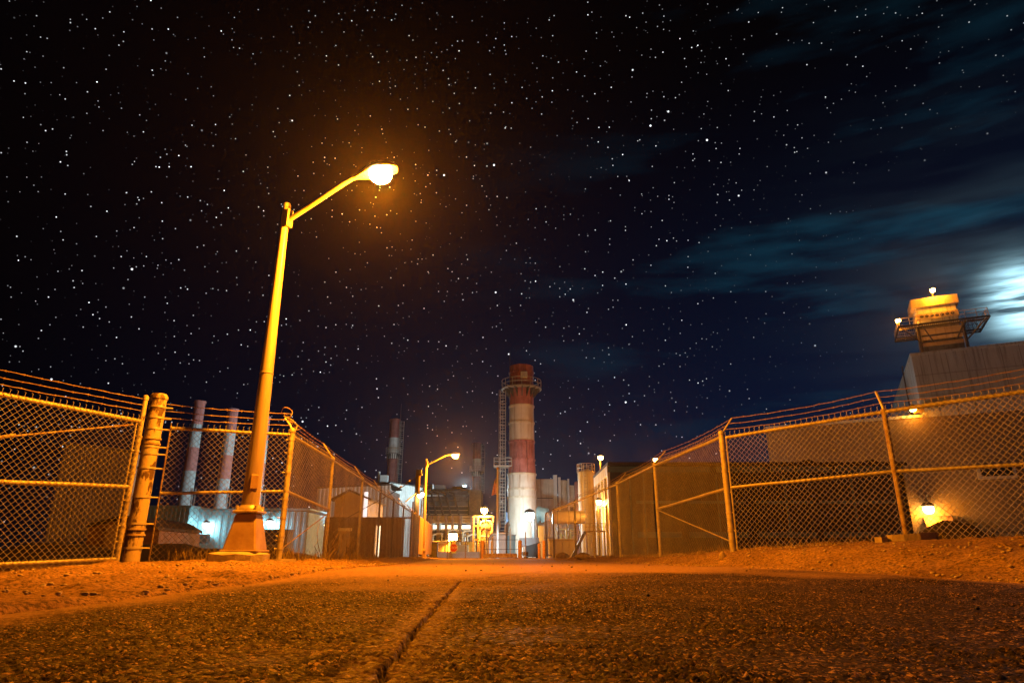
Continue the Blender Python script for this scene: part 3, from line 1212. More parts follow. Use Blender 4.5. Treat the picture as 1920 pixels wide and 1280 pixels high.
#@@PLANT-BEGIN
M['cream_white'] = pm('aged white stack paint', (.68, .63, .54), (.55, .49, .40), .5, .5, 0, .08, streak=(.36, .24, .15))
M['silo_cream'] = pm('silo paint', (.66, .63, .50), (.52, .49, .38), .7, .5, 0, .05, streak=(.40, .36, .26))
M['pale_blue'] = pm('pale blue grey paint', (.52, .72, .78), (.40, .58, .64), 1.0, .5, 0, .05, streak=(.2, .3, .33))
M['faded_pink'] = pm('sun faded red paint', (.56, .31, .30), (.42, .20, .19), 1.2, .6, 0, .05, streak=(.30, .16, .15))
M['pale_red'] = pm('pale red vessel paint', (.55, .27, .20), (.42, .19, .14), 1, .5, 0, .05)
M['yellow_steel'] = pm('ochre structural steel', (.48, .33, .14), (.30, .19, .08), 3, .6, .1, .1)
M['brick'] = pm('brown block wall', (.11, .07, .045), (.06, .04, .028), 3.5, .85, 0, .5)
M['concrete_white'] = pm('white washed concrete', (.62, .62, .60), (.45, .45, .43), 2, .85, 0, .3)
M['louvre'] = pm('weathered louvre sheet', (.22, .24, .26), (.13, .14, .155), 1.2, .5, .1, .05, streak=(.09, .09, .09))
M['grey_tan'] = pm('grey tan cladding', (.27, .225, .16), (.21, .175, .125), .2, .55, 0, .05)
M['grey_dark'] = pm('dark joint', (.30, .32, .33), (.26, .28, .29), 1, .6, 0, 0)
M['e_tube'] = emat('cold tube light', (.95, .97, 1.0), 1.5)

# ------------------------------------------------------------------ plant: helpers
GZ = .1


def solid(name, label, cat, mb, mat, origin, group=None, smooth=False):
    o = mb.build(name, mat, None, smooth, origin)
    return tag(o, label, cat, group)


def corr(mb, p0, p1, z0, z1a, z1b, pitch=.30, depth=.06):
    """corrugated sheet standing between two ground points, facing the right-hand side of p0->p1"""
    p0, p1 = Vector((*p0[:2], 0)), Vector((*p1[:2], 0))
    d = p1 - p0
    L = d.length
    d.normalize()
    nr = Vector((d.y, -d.x, 0))
    n = int(L / pitch)
    vs = []
    for i in range(n + 1):
        for a, off in ((0, 0), (.38, 0), (.5, depth), (.88, depth)):
            s_ = min(L, (i + a) * L / n)
            q = p0 + d * s_ + nr * off
            zt = z1a + (z1b - z1a) * s_ / L
            vs += [(q.x, q.y, z0), (q.x, q.y, zt)]
    m = len(vs) // 2
    mb.add(vs, [(2 * i, 2 * i + 2, 2 * i + 3, 2 * i + 1) for i in range(m - 1)])
    return mb


def wall_lamp(name, label, p, power, col, em, r=.16, group=None, mount=None, spot=None, shade=M['dark_steel']):
    """lamp at p on a short bracket; mount = far end of its bracket or foot of its pole"""
    p = Vector(p)
    base = Vector(mount) if mount is not None else p + Vector((0, .6, .1))
    t = thing(name, label, 'lamp', base, group)
    mid = Vector((p.x, p.y, p.z + r * 1.25))
    if mount is not None and abs(base.z - p.z) > 1.0:
        q = Vector((base.x, base.y, mid.z))
        pts = [base, q] + ([mid] if (q - mid).length > .05 else [q + Vector((0, 0, .05))])
    else:
        pts = [base, mid]
    MB().tube(pts, max(.05, r * .3), 8).build('bracket', shade, t, True)
    MB().lathe((p.x, p.y, p.z), [(r * .9, r * .55), (r * 1.15, r * .75), (r * .9, r * 1.2), (r * .3, r * 1.45)], 14).build('hood', shade, t, True)
    MB().lathe((p.x, p.y, p.z), [(r * .95, r * .55), (r, .0), (r * .75, -r * .6), (r * .2, -r * .85)], 14).build('lens', em, t, True)
    light('lamp_light', (p.x, p.y - .05, p.z - r * 1.1), power, col, t, r * .8, spot)
    return t


def railing(mb, pts, h, r, nposts, closed=False):
    pts = [Vector(p) for p in pts]
    for k in (1.0, .55):
        mb.tube([p + Vector((0, 0, h * k)) for p in pts], r, 5)
    tot = len(pts)
    step = max(1, tot // nposts)
    for i in range(0, tot, step):
        mb.tube([pts[i], pts[i] + Vector((0, 0, h))], r, 5)
    return mb


def stack(name, label, x, y, prof, sections, rings=(), platform=None, cage=None, rod=None, group=None, n=28):
    """banded steel chimney. prof: (z, radius); sections: (z0, z1, material)"""
    t = thing(name, label, 'chimney', (x, y, GZ), group)
    zs = [p[0] for p in prof]
    rs = [p[1] for p in prof]

    def R(z):
        return float(np.interp(z, zs, rs))
    for z0, z1, mt in sections:
        k = max(2, int((z1 - z0) / 3))
        MB().lathe((x, y, 0), [(R(z0 + (z1 - z0) * i / k), z0 + (z1 - z0) * i / k) for i in range(k + 1)], n, cap=(z1 == sections[-1][1])).build('section', mt, t, True)
    for z, mt in rings:
        r = R(z)
        MB().lathe((x, y, z), [(r * .99, -.14), (r + .10, -.14), (r + .10, .14), (r * .99, .14)], n, cap=False).build('stiffening_ring', mt, t)
    for pz, pr in (platform or []):
        r = R(pz)
        pf = MB().lathe((x, y, pz), [(r * .98, 0), (pr, 0), (pr, .16), (r * .98, .16)], n, cap=False)
        pf = pf.build('platform', M['galv'], t)
        pts = [(x + pr * .98 * math.cos(a), y + pr * .98 * math.sin(a), pz + .16) for a in np.linspace(0, 2 * PI, 41)]
        mb = MB()
        for k in (.6, 1.2):
            mb.tube([Vector(p) + Vector((0, 0, k)) for p in pts], .05, 5)
        for p in pts[::3]:
            mb.tube([p, Vector(p) + Vector((0, 0, 1.2))], .05, 5)
        mb.build('railing', M['galv'], t)
        mb = MB()
        for a in np.linspace(0, 2 * PI, 17)[:-1]:
            c_, s_ = math.cos(a), math.sin(a)
            mb.prism([(x + r * c_, y + r * s_, pz), (x + pr * .95 * c_, y + pr * .95 * s_, pz), (x + r * c_, y + r * s_, pz - 1.3)], (-.12 * s_, .12 * c_, 0))
        mb.build('platform_bracket', M['dark_steel'], t)
    if cage:
        dx, dy, z0, z1, w = cage
        cx, cyy = x + dx, y + dy
        mb = MB()
        for s_ in (-1, 1):
            mb.tube([(cx + s_ * w / 2, cyy, z0), (cx + s_ * w / 2, cyy, z1)], .06, 5)
        z = z0
        while z < z1:
            mb.tube([(cx - w / 2, cyy, z), (cx + w / 2, cyy, z)], .035, 4)
            z += .45
        mb.build('ladder', M['galv'], t)
        mb = MB()
        z = z0 + 2
        while z < z1:
            mb.tube([(cx + w * .75 * math.cos(a), cyy - w * .75 + w * .75 * math.sin(a), z) for a in np.linspace(.6, 2 * PI - 2.2 + .6, 9)], .035, 4)
            z += 1.1
        for a in (PI, 1.25 * PI, 1.5 * PI):
            mb.tube([(cx + w * .75 * math.cos(a), cyy - w * .75 + w * .75 * math.sin(a), z0 + 2), (cx + w * .75 * math.cos(a), cyy - w * .75 + w * .75 * math.sin(a), z1)], .03, 4)
        mb.build('ladder_cage', M['galv'], t)
    if rod:
        dx, z0, z1 = rod
        MB().tube([(x + dx, y, z0), (x + dx, y, z1)], [.06, .03], 6).build('lightning_rod', M['dark_steel'], t)
    return t


RED, WHT = M['red_paint'], M['white_metal']

# ------------------------------------------------------------------ main chimney
Yc = 95.0
cx = xat(979, 1000, Yc)
zt = lambda y: zat(y, Yc)
stk = stack('chimney', 'biggest chimney, wide faded red and white banded steel stack at the end of the driveway', cx, Yc,
            [(0, 2.12), (zt(890), 2.02), (zt(890) + .01, 1.88), (zt(761), 1.80), (zt(688), 1.80)],
            [(0, zt(890), M['cream_white']), (zt(890), zt(829), RED), (zt(829), zt(761), M['cream_white']), (zt(761), zt(688), RED)],
            [(zt(829), M['red_paint']), (zt(863), M['red_paint']), (zt(794), M['cream']), (zt(763), M['cream']), (zt(890), M['cream']), (zt(918), M['cream']), (zt(933), M['cream']), (zt(700), M['red_paint'])],
            [(zt(731), 3.0)], (-2.75, -.3, zt(1000), zt(733), .75), (-1.75, zt(690), zt(658)))
MB().box((cx + .35, Yc - 1.95, zt(709)), (1.0, .5, 1.0), 0, bev=.05).build('equipment_box', M['white_metal'], stk)
pf = MB().box((cx - 2.75, Yc - .3, zt(875)), (2.6, 2.0, .15))
railing(pf, [(cx - 4.0, Yc - 1.25, zt(875)), (cx - 3.2, Yc - 1.25, zt(875)), (cx - 2.4, Yc - 1.25, zt(875)), (cx - 1.5, Yc - 1.25, zt(875)), (cx - 1.5, Yc + .6, zt(875)), (cx - 4, Yc + .6, zt(875)), (cx - 4.0, Yc - 1.25, zt(875))], 1.15, .05, 6)
pf.build('rest_platform', M['galv'], stk)
mb = MB()
for a in (-1.9, -1.55, -1.2, -.9, -.6):
    mb.box((cx + 1.92 * math.cos(a), Yc + 1.92 * math.sin(a), (zt(829) + zt(863)) / 2), (.14, .14, zt(829) - zt(863) - .3), a)
mb.build('stiffener_rib', M['red_paint'], stk)

# pair behind
Y1 = 150.0
z1_ = lambda y: zat(y, Y1)
stack('chimney', 'slim banded chimney standing behind the white building left of the driveway', xat(736, 880, Y1), Y1,
      [(0, 1.22), (60, 1.12)], [(0, z1_(860), RED), (z1_(860), z1_(821), WHT), (z1_(821), z1_(786), RED)],
      [(z1_(788), M['red_paint']), (z1_(841), M['cream'])], [(z1_(851), 1.75)], (1.75, -.3, z1_(905), z1_(790), .8), (1.2, z1_(786), z1_(757)), 'slim banded chimneys behind the plant')
Y2 = 180.0
z2_ = lambda y: zat(y, Y2)
stack('chimney', 'slim banded chimney rising between the farther street lamp and the biggest chimney', xat(894, 880, Y2), Y2,
      [(0, 1.18), (60, 1.08)], [(0, z2_(893), RED), (z2_(893), z2_(860), WHT), (z2_(860), z2_(830), RED)],
      [(z2_(832), M['red_paint'])], [(z2_(884), 2.0)], (1.7, -.3, z2_(925), z2_(833), .8), None, 'slim banded chimneys behind the plant')

# ------------------------------------------------------------------ left: trio of chimneys on the teal hall
Y3 = 86.0
z3 = lambda y: zat(y, Y3)
for k, (px_, ytop, lab) in enumerate(((347, 752, 'leftmost of the three thin striped chimneys above the teal hall'),
                                      (414, 767, 'middle one of the three thin striped chimneys above the teal hall'),
                                      (478, 781, 'thin striped chimney half hidden behind the near lamp column'))):
    x = xat(px_, 940, Y3)
    b = [ytop, ytop + 44, ytop + 87, ytop + 131]
    stack('chimney', lab, x, Y3, [(0, .92), (z3(ytop), .66)],
          [(0, z3(b[3]), M['pale_blue']), (z3(b[3]), z3(b[2]), M['faded_pink']), (z3(b[2]), z3(b[1]), M['pale_blue']), (z3(b[1]), z3(b[0]), M['faded_pink'])],
          [(z3(ytop + 2), M['faded_pink'])], None, (1.05, -.2, z3(950), z3(915), .4), None, 'thin striped chimneys above the teal hall', n=20)

# teal hall
t = thing('hall', 'long low teal clad hall with two white wall lamps behind the short fence', 'building', (xat(400, 1012, 70), 70, 0))
xa, xb, xc = xat(255, 985, 68), xat(352, 985, 68), xat(575, 985, 70)
za, zb_ = zat(951, 68), zat(956, 70)
mb = MB()
corr(mb, (xa, 68), (xb, 68), 0, za, za, .42, .09)
mb.box(((xa + xb) / 2, 72, za / 2), (xb - xa, 7.9, za - .02))
mb.build('wall', M['teal_clad'], t)
mb = MB()
corr(mb, (xb + .05, 70), (xc, 70), 0, zb_, zb_ - .15, .6, .05)
mb.box(((xb + xc) / 2 + .1, 74, zb_ / 2 - .1), (xc - xb, 7.9, zb_ - .3))
mb.build('wall', M['teal_clad'], t)
mb = MB().box(((xa + xb) / 2, 71.5, za + .1), (xb - xa + .4, 7.6, .2))
mb.box(((xb + xc) / 2 + .25, 73.6, zb_ + .09), (xc - xb, 7.6, .18))
mb.build('roof_edge', M['teal_clad'], t)
cab = MB().box((xat(375, 1008, 69), 69.3, zat(1009, 69)), (1.5, .8, .9), bev=.05)
cab.build('vent_box', M['dark_steel'], t)
pts = [Vector((xat(352, 1012, 67.4), 67.4, 0)), Vector((xat(352, 1000, 67.4), 67.4, zat(995, 67.4))), Vector((xat(348, 990, 67.4), 67.4, zat(991, 67.4))), Vector((xat(342, 990, 67.4), 67.4, zat(994, 67.4)))]
MB().tube(pts, .28, 10).build('duct', M['white_metal'], t, True)
solid('utility_box', 'dark equipment cabinet below the right white lamp of the teal hall', 'cabinet', MB().box((xat(522, 1005, 66), 66, 1.3), (2.3, 1.6, 2.6), bev=.06).box((xat(522, 1005, 66), 66, 2.66), (2.5, 1.8, .12)), M['dark_steel'], (xat(522, 1005, 66), 66, 0))
wall_lamp('wall_lamp', 'white wall lamp on the teal hall left of the near lamp pedestal', at(386, 984, 69.2), 300, COOL, M['e_cool'], .32, 'white wall lamps on the teal hall', mount=at(386, 978, 69.95))
wall_lamp('wall_lamp', 'white wall lamp on the teal hall right of the near lamp pedestal', at(505, 980, 69.2), 340, COOL, M['e_cool'], .32, 'white wall lamps on the teal hall', mount=at(505, 974, 69.95))
wall_lamp('wall_lamp', 'small low white lamp beside the right edge of the near lamp pedestal', at(485, 1009, 66), 60, COOL, M['e_cool'], .16, None, mount=(xat(485, 1009, 66), 66.3, 0))

# dark corrugated shed, far left
t = thing('shed', 'tall blue grey corrugated shed seen through the open gate leaf', 'building', (-29, 45, 0))
xa, xb = xat(83, 1010, 45), xat(226, 1010, 45)
za, zb_ = zat(832, 45), zat(848, 45)
mb = MB()
corr(mb, (xa, 45), (xb, 45), 0, za, zb_, .27, .06)
mb.build('wall', M['blue_clad'], t)
mb = MB().prism([(xa, 45.1, 0), (xb, 45.1, 0), (xb, 45.1, zb_ - .05), (xa, 45.1, za - .05)], (0, 1.6, 0))
mb.build('side_wall', M['blue_clad'], t)
mb = MB().prism([(xa - .15, 44.85, za), (xb + .15, 44.85, zb_), (xb + .15, 44.85, zb_ + .12), (xa - .15, 44.85, za + .12)], (0, 2.0, 0))
mb.build('roof', M['blue_clad'], t)
# low hut in front of it
Yh = 38
poly = [(163, 1014), (167, 989), (230, 972), (273, 980), (299, 995), (299, 1014)]
pp = [at(x, y, Yh) for x, y in poly]
pp[0].z = pp[-1].z = 0
t = thing('hut', 'low brown hut with a shallow roof beside the thick gate post', 'building', (xat(230, 1012, Yh), Yh, 0))
MB().prism(pp, (0, 5, 0)).build('wall', M['brown'], t)
rf = [p + Vector((0, 0, .05)) for p in pp[1:5]]
rf2 = [p + Vector((0, 0, .14)) for p in rf][::-1]
MB().prism([Vector((p.x, Yh - .2, p.z)) for p in rf + rf2], (0, 5.5, 0)).build('roof', M['roof_dark'], t)
MB().box((xat(215, 1000, Yh), Yh - .03, .95), (.95, .06, 1.9)).build('door', M['tan_clad'], t)

# ------------------------------------------------------------------ behind the long left fence
Yg = 95
t = thing('warehouse', 'grey corrugated warehouse behind the long left fence', 'building', (xat(660, 1000, Yg), Yg, 0))
xa, xb = xat(588, 1000, Yg), xat(728, 1000, Yg)
mb = MB()
zt1 = zat(909, Yg)
corr(mb, (xa, Yg), (xb, Yg), 0, zt1 - .5, zt1, .55, .10)
mb.build('wall', M['grey_clad'], t)
MB().box(((xa + xb) / 2, Yg + 4.2, zt1 / 2 - .3), (xb - xa - .1, 8, zt1 - .6)).build('side_wall', M['grey_clad'], t)
MB().prism([(xa - .2, Yg - .25, zt1 - .5), (xb + .2, Yg - .25, zt1), (xb + .2, Yg - .25, zt1 + .2), (xa - .2, Yg - .25, zt1 - .3)], (0, 8.6, 0)).build('roof', M['roof_dark'], t)
Yo = 60
t = thing('workshop', 'small gabled workshop glowing orange behind the long left fence', 'building', (xat(660, 1000, Yo), Yo, 0))
xa, xm, xb = xat(627, 950, Yo), xat(655, 930, Yo), xat(690, 950, Yo)
ze, zr = zat(936, Yo), zat(921, Yo)
MB().prism([(xa, Yo, 0), (xb, Yo, 0), (xb, Yo, ze), (xm, Yo, zr), (xa, Yo, ze)], (0, 7, 0)).build('wall', M['tan_clad'], t)
MB().prism([(xa - .3, Yo - .3, ze - .12), (xm, Yo - .3, zr), (xb + .3, Yo - .3, ze - .12), (xb + .3, Yo - .3, ze + .06), (xm, Yo - .3, zr + .18), (xa - .3, Yo - .3, ze + .06)], (0, 7.6, 0)).build('roof', M['roof_dark'], t)
MB().box((xb - .22, Yo - .06, zat(953, Yo)), (.32, .10, 2.9)).build('lit_window', M['e_tube'], t)
MB().box((xat(642, 950, Yo), Yo - .04, zat(955, Yo)), (.12, .08, 3.0)).build('downpipe', M['orange_pipe'], t)
# yard wall
Yw = 47
t = thing('yard_wall', 'long dark brown block wall with lit openings behind the left fence', 'wall', (xat(700, 1000, Yw), Yw, 0))
xa, xb = xat(608, 1000, Yw), xat(775, 1000, Yw)
za = zat(969, Yw)
holes = [(xat(637, 1010, Yw), xat(657, 1010, Yw), zat(994, Yw)), (xat(703, 1010, Yw), xat(713, 1010, Yw), zat(984, Yw)), (xat(757, 1010, Yw), xat(770, 1010, Yw), zat(972, Yw))]
mb = MB()
cur = xa
for h0, h1, hz in holes:
    mb.box(((cur + h0) / 2, Yw, za / 2), (h0 - cur, .3, za))
    mb.box(((h0 + h1) / 2, Yw, (za + hz) / 2), (h1 - h0, .3, za - hz))
    cur = h1
if xb > cur:
    mb.box(((cur + xb) / 2, Yw, za / 2), (xb - cur, .3, za))
mb.build('wall', M['brick'], t)
for h0, h1, hz in holes[:1]:
    MB().box(((h0 + h1) / 2, Yw - .2, hz + .06), (h1 - h0 + .2, .12, .20)).build('lintel', M['white_metal'], t)
MB().box(((holes[1][0] + holes[1][1]) / 2, Yw + .25, holes[1][2] / 2), (holes[1][1] - holes[1][0] - .1, .04, holes[1][2] - .1)).build('lit_doorway', M['e_window'], t)
wall_lamp('wall_lamp', 'added sodium lamp on the yard behind the left fence lighting the small workshop', at(612, 985, 52), 800, SODIUM, M['e_sodium'], .16, None, mount=(xat(612, 985, 52), 52.5, 0))  # lamp added to light the workshop

# ------------------------------------------------------------------ white building and louvred block
t = thing('white_building', 'tall pale white clad building below the left slim chimney', 'building', (-20, 130, 0))
A, B, C, D = (-23, 125), (-14.6, 140), (-19.5, 146), (-26.6, 129)
h = zat(905, 125)
mb = MB()
corr(mb, A, B, 0, h, h, .8, .08)
corr(mb, D, A, 0, h, h, .8, .08)
mb.build('wall', WHT, t)
MB().prism([(*A, h - .05), (*B, h - .05), (*C, h - .05), (*D, h - .05)], (0, 0, .3)).build('roof', M['roof_dark'], t)
MB().box((-24.8, 128.5, h + .9), (1.4, 1.2, 1.8)).tube([(-26, 129, h), (-26, 129, h + 2.6)], .25, 8).build('roof_vent', M['white_metal'], t)
MB().box((-15.6, 140.6, h + .6), (3, 1.6, 1.1)).box((-18.5, 137, h + .5), (2.2, 1.6, .8)).build('roof_unit', M['dark_steel'], t)
lp = at(871, 911, 122)
wall_lamp('flood_lamp', 'added small white floodlight just above the louvred block lighting the pale building', lp, 15000, (.70, .93, 1), M['e_cool'], .25, None, mount=(lp.x, 122.4, 0))  # floodlight put in to brighten the pale building
lp = at(790, 927, 74)
wall_lamp('flood_lamp', 'added white yard floodlight on a mast between the utility pole and the farther street lamp', lp, 26000, (.55, .86, 1), M['e_cool'], .30, None, mount=(lp.x, 74.5, 0), spot=(Vector((-30, 11, 7)), math.radians(62)))  # spot added to throw cool light on the thin chimneys

Yl = 108.0
t = thing('louvre_block', 'dark grey louvred cooling block with leaning struts below the slim chimneys', 'building', (xat(840, 1000, Yl), Yl, 0))
xa, xb, xe = xat(793, 950, Yl), xat(878, 950, Yl), xat(902, 950, Yl)
zb0, zm, ztop = zat(968, Yl), zat(948, Yl), zat(919, Yl)
mb = MB()
nsl = 3
for i in range(nsl):
    z0 = zm + (ztop - zm) * i / nsl
    z1q = zm + (ztop - zm) * (i + 1) / nsl
    mb.prism([(xa, Yl - .55, z0), (xa, Yl, z1q - .05), (xa, Yl + .3, z1q - .05), (xa, Yl - .25, z0)], (xb - xa, 0, 0))
mb.build('louvre', M['louvre'], t)
MB().box(((xa + xb) / 2, Yl + 5.4, (zb0 + ztop) / 2 - .4), (xb - xa - .2, 9, ztop - zb0 - .8)).build('core', M['dark_clad'], t)
MB().box((xb + (xe - xb) / 2 + .1, Yl + 3, (zb0 + ztop) / 2), (xe - xb - .2, 8, ztop - zb0)).build('end_wall', M['brown'], t)
mb = MB()
for k in range(3):
    z = zb0 + .35 + k * .6
    mb.tube([(xa, Yl - .5, z), (xb, Yl - .5, z)], .06, 5)
mb.build('pipe_run', M['galv'], t)
for px_ in (803, 815, 828, 842, 857):
    x = xat(px_, 950, Yl)
    MB().tube([(x + .6, Yl - .9, zb0 - .5), (x - .1, Yl - .95, zm + .4), (x - .55, Yl - .75, zm + 1.9), (x - 1.3, Yl - .6, ztop - .3)], .13, 6).build('strut', M['dark_steel'], t, True)
mb = MB()
for px_ in (797, 818, 838, 860, 877):
    x = xat(px_, 990, Yl)
    mb.box((x, Yl + 1, zb0 / 2), (.5, .5, zb0))
mb.build('leg', M['dark_steel'], t)
MB().box(((xa + xb) / 2, Yl + 4, ztop + .12), (xb - xa + .3, 9, .2)).box((xat(800, 920, Yl), Yl + 2, ztop + .7), (1.6, 1.6, 1.0)).box((xat(858, 920, Yl), Yl + 3, ztop + .5), (2.2, 1.2, .7)).build('roof', M['roof_dark'], t)

# steam wisp left of the slim chimney is left to the sky; small stack pipe below it
# ------------------------------------------------------------------ orange pipe rack facade behind the gate
Yp = 86.0
t = thing('pipe_rack', 'orange lit pipe rack and panel facade left of the biggest chimney', 'pipe rack', (xat(850, 1040, Yp), Yp, 0))
xa, xb = xat(806, 1020, Yp), xat(890, 1020, Yp)
zt2 = zat(972, Yp)
MB().box(((xa + xb) / 2, Yp + 1.2, zat(992, Yp) / 2), (xb - xa, .3, zat(992, Yp))).build('panel_wall', M['tan_clad'], t)
mb = MB()
for y_ in (968, 973, 978):
    mb.tube([(xa - .4, Yp + .2, zat(y_, Yp)), (xb + .3, Yp + .2, zat(y_, Yp))], .16, 8)
mb.build('pipe', M['orange_pipe'], t, True)
for px_ in (808, 821, 836, 848, 863, 884):
    x = xat(px_, 1000, Yp)
    MB().box((x, Yp, zt2 / 2 + .2), (.32, .32, zt2 + .4)).build('column', M['brown'], t)
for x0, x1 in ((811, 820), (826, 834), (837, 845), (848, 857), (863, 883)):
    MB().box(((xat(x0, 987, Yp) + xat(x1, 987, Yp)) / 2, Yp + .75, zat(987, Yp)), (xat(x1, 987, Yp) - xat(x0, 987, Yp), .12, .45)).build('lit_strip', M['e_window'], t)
mb = MB()
for px_ in (829, 845, 872):
    x = xat(px_, 1000, Yp)
    mb.tube([(x, Yp - .3, .1), (x, Yp - .3, zat(1000, Yp))], .10, 6)
mb.build('riser', M['white_metal'], t)
mb = MB()
for px_, y_ in ((813, 1003), (841, 996), (855, 1001), (868, 998), (877, 1005)):
    x = xat(px_, 1000, Yp)
    mb.tube([(x, Yp - .7, .1), (x, Yp - .7, zat(y_, Yp)), (x + .5, Yp - .5, zat(y_ - 3, Yp)), (x + 1.1, Yp - .3, zat(y_ - 3, Yp))], .13, 7)
mb.build('bent_pipe', M['orange_pipe'], t, True)
mb = MB()
for y_ in (996, 1008, 1020):
    mb.box(((xa + xb) / 2, Yp + .95, zat(y_, Yp)), (xb - xa, .12, .16))
for px_ in (815, 825, 832, 852, 866, 880):
    x = xat(px_, 1000, Yp)
    mb.box((x, Yp + .9, zat(1010, Yp)), (.14, .14, 2.2))
mb.build('girt', M['dark_steel'], t)
mb = MB()
for px_, w_, h_ in ((819, .9, 1.7), (839, 1.2, 1.3), (858, .8, 1.9), (871, 1.1, 1.5)):
    x = xat(px_, 1030, Yp)
    mb.box((x, Yp - 1.0, h_ / 2 + .1), (w_, .7, h_), bev=.04)
mb.build('control_box', M['tan_clad'], t)
MB().box((xat(880, 1030, Yp), Yp - .6, 1.0), (1.6, .8, 1.9), bev=.05).build('panel_board', M['yellow'], t)

# flood lamp box over the gate yard
Yf = 76.0
p = at(849, 1006, Yf)
t = thing('flood_lamp', 'square sodium floodlight glaring above the red stop sign', 'lamp', (p.x, Yf, 0))
MB().tube([(p.x, Yf + .4, 0), (p.x, Yf + .4, p.z + .5)], .09, 8).build('bracket', M['dark_steel'], t, True)
MB().box((p.x, Yf + .2, p.z), (1.05, .3, .78), bev=.05).build('hood', M['dark_steel'], t)
MB().box((p.x, Yf + .03, p.z), (.95, .08, .68), bev=.02).build('lens', M['e_sodium'], t)
light('lamp_light', (p.x, Yf - .3, p.z - .1), 6500, (1, .36, .02), t, .25)
# canopy
t = thing('canopy', 'low sloping canopy roof on posts beside the floodlight', 'canopy', (xat(822, 1030, 74), 74, 0))
xa, xb = xat(805, 1020, 74), xat(840, 1015, 74)
MB().prism([(xa, 73, zat(1020, 74)), (xb, 73, zat(1015, 74)), (xb, 73, zat(1015, 74) + .15), (xa, 73, zat(1020, 74) + .15)], (0, 4, 0)).build('roof', WHT, t)
for x in (xa + .2, (xa + xb) / 2, xb - .2):
    MB().box((x, 73.2, zat(1020, 74) / 2), (.16, .16, zat(1020, 74))).build('post', M['yellow'], t)
MB().box(((xa + xb) / 2, 76.5, .95), (xb - xa, .2, 1.9)).build('back_wall', M['tan_clad'], t)

# concrete barrier across the yard
solid('concrete_barrier', 'long low white concrete barrier beyond the stop sign', 'barrier', MB().prism([(xat(817, 1045, 58), 57.7, 0), (xat(817, 1045, 58), 58.3, 0), (xat(817, 1045, 58), 58.08, .62), (xat(817, 1045, 58), 57.92, .62)], (xat(905, 1045, 58) - xat(817, 1045, 58), 0, 0)), M['concrete_white'], (xat(860, 1045, 58), 58, 0))

# ------------------------------------------------------------------ entry gate, stop sign, bollards
Ye = 46.0
GY = g1(0, Ye)
t = thing('entry_gate', 'thin pipe entry gate stretched across the driveway', 'gate', (xat(855, 1045, Ye), Ye, GY))
xa, xb = xat(809, 1040, Ye), xat(903, 1040, Ye)
for y_ in (1015, 1046):
    MB().tube([(xa, Ye, zat(y_, Ye)), (xb, Ye, zat(y_, Ye))], .022, 6).build('rail', M['rust'], t)
for px_ in (810, 839, 873, 902):
    x = xat(px_, 1030, Ye)
    MB().tube([(x, Ye, GY), (x, Ye, zat(1012, Ye))], .03, 6).build('upright', M['rust'], t)
fabric((xa, Ye), (xb, Ye), GY + .05, GY + .05, zat(1015, Ye), zat(1015, Ye), .03, wr=.004, spikes=False, dm=.16, parent=t)
Ys = 45.6
sxp = at(850.5, 1026.5, Ys)
t = thing('stop_sign', 'red octagonal stop sign hung on the entry gate', 'sign', (sxp.x, Ys, sxp.z))


def octo(r, y, z0=0):
    return [(sxp.x + r * math.cos(PI / 8 + k * PI / 4), y, sxp.z + r * math.sin(PI / 8 + k * PI / 4)) for k in range(8)]


MB().prism(octo(.285, Ys), (0, .012, 0)).build('border', M['sign_white'], t)
MB().prism(octo(.262, Ys - .006), (0, .004, 0)).build('plate', M['sign_red'], t)


def text_mesh(s_, size, loc, mat, parent, name='lettering'):
    cu = bpy.data.curves.new('txt', 'FONT')
    cu.body = s_
    cu.size = size
    cu.extrude = .002
    cu.align_x = cu.align_y = 'CENTER'
    tmp = bpy.data.objects.new('txt', cu)
    COL.objects.link(tmp)
    dg = bpy.context.evaluated_depsgraph_get()
    me = bpy.data.meshes.new_from_object(tmp.evaluated_get(dg))
    bpy.data.objects.remove(tmp)
    me.materials.clear()
    me.materials.append(mat)
    me.name = name
    ob = bpy.data.objects.new(name, me)
    COL.objects.link(ob)
    ob.rotation_euler = (PI / 2, 0, 0)
    ob.parent = parent
    ob.location = Vector(loc) - ORG[root_of(parent).name]
    return ob


text_mesh('STOP', .21, (sxp.x, Ys - .012, sxp.z), M['sign_white'], t)
MB().box((sxp.x, Ys + .01, zat(1017, Ys)), (.26, .012, .17)).build('upper_plate', M['sign_white'], t)
MB().box((sxp.x + .02, Ys + .01, zat(1035, Ys)), (.30, .012, .13)).build('lower_plate', M['pale_blue'], t)


def bollard(px_, y0, y1, Y, label, r=.11):
    x = xat(px_, (y0 + y1) / 2, Y)
    z0 = g1(x, Y)
    z1 = zat(y0, Y)
    solid('bollard', label, 'bollard', MB().lathe((x, Y, z0), [(r, -.1), (r, z1 - z0 - r * .8), (r * .8, z1 - z0 - r * .25), (r * .3, z1 - z0)], 14), M['yellow'], (x, Y, z0), 'yellow bollards by the gate', True)


bollard(905, 1013, 1046, 45, 'yellow bollard at the left end of the brown barrier beam')
bollard(975, 1012, 1046, 45, 'thick yellow bollard right of the brown barrier beam', .13)
bollard(1011, 1018, 1045, 43, 'shorter of the two yellow bollards beside the folded mesh gate leaf', .09)
bollard(1020, 1012, 1045, 42, 'taller of the two yellow bollards beside the folded mesh gate leaf', .09)
x = xat(985.5, 1030, 45)
solid('steel_post', 'thin rusty upright post in front of the dark dumpster', 'post', MB().tube([(x, 45, 0), (x, 45, zat(997, 45))], .035, 8), M['rust'], (x, 45, g1(x, 45)))
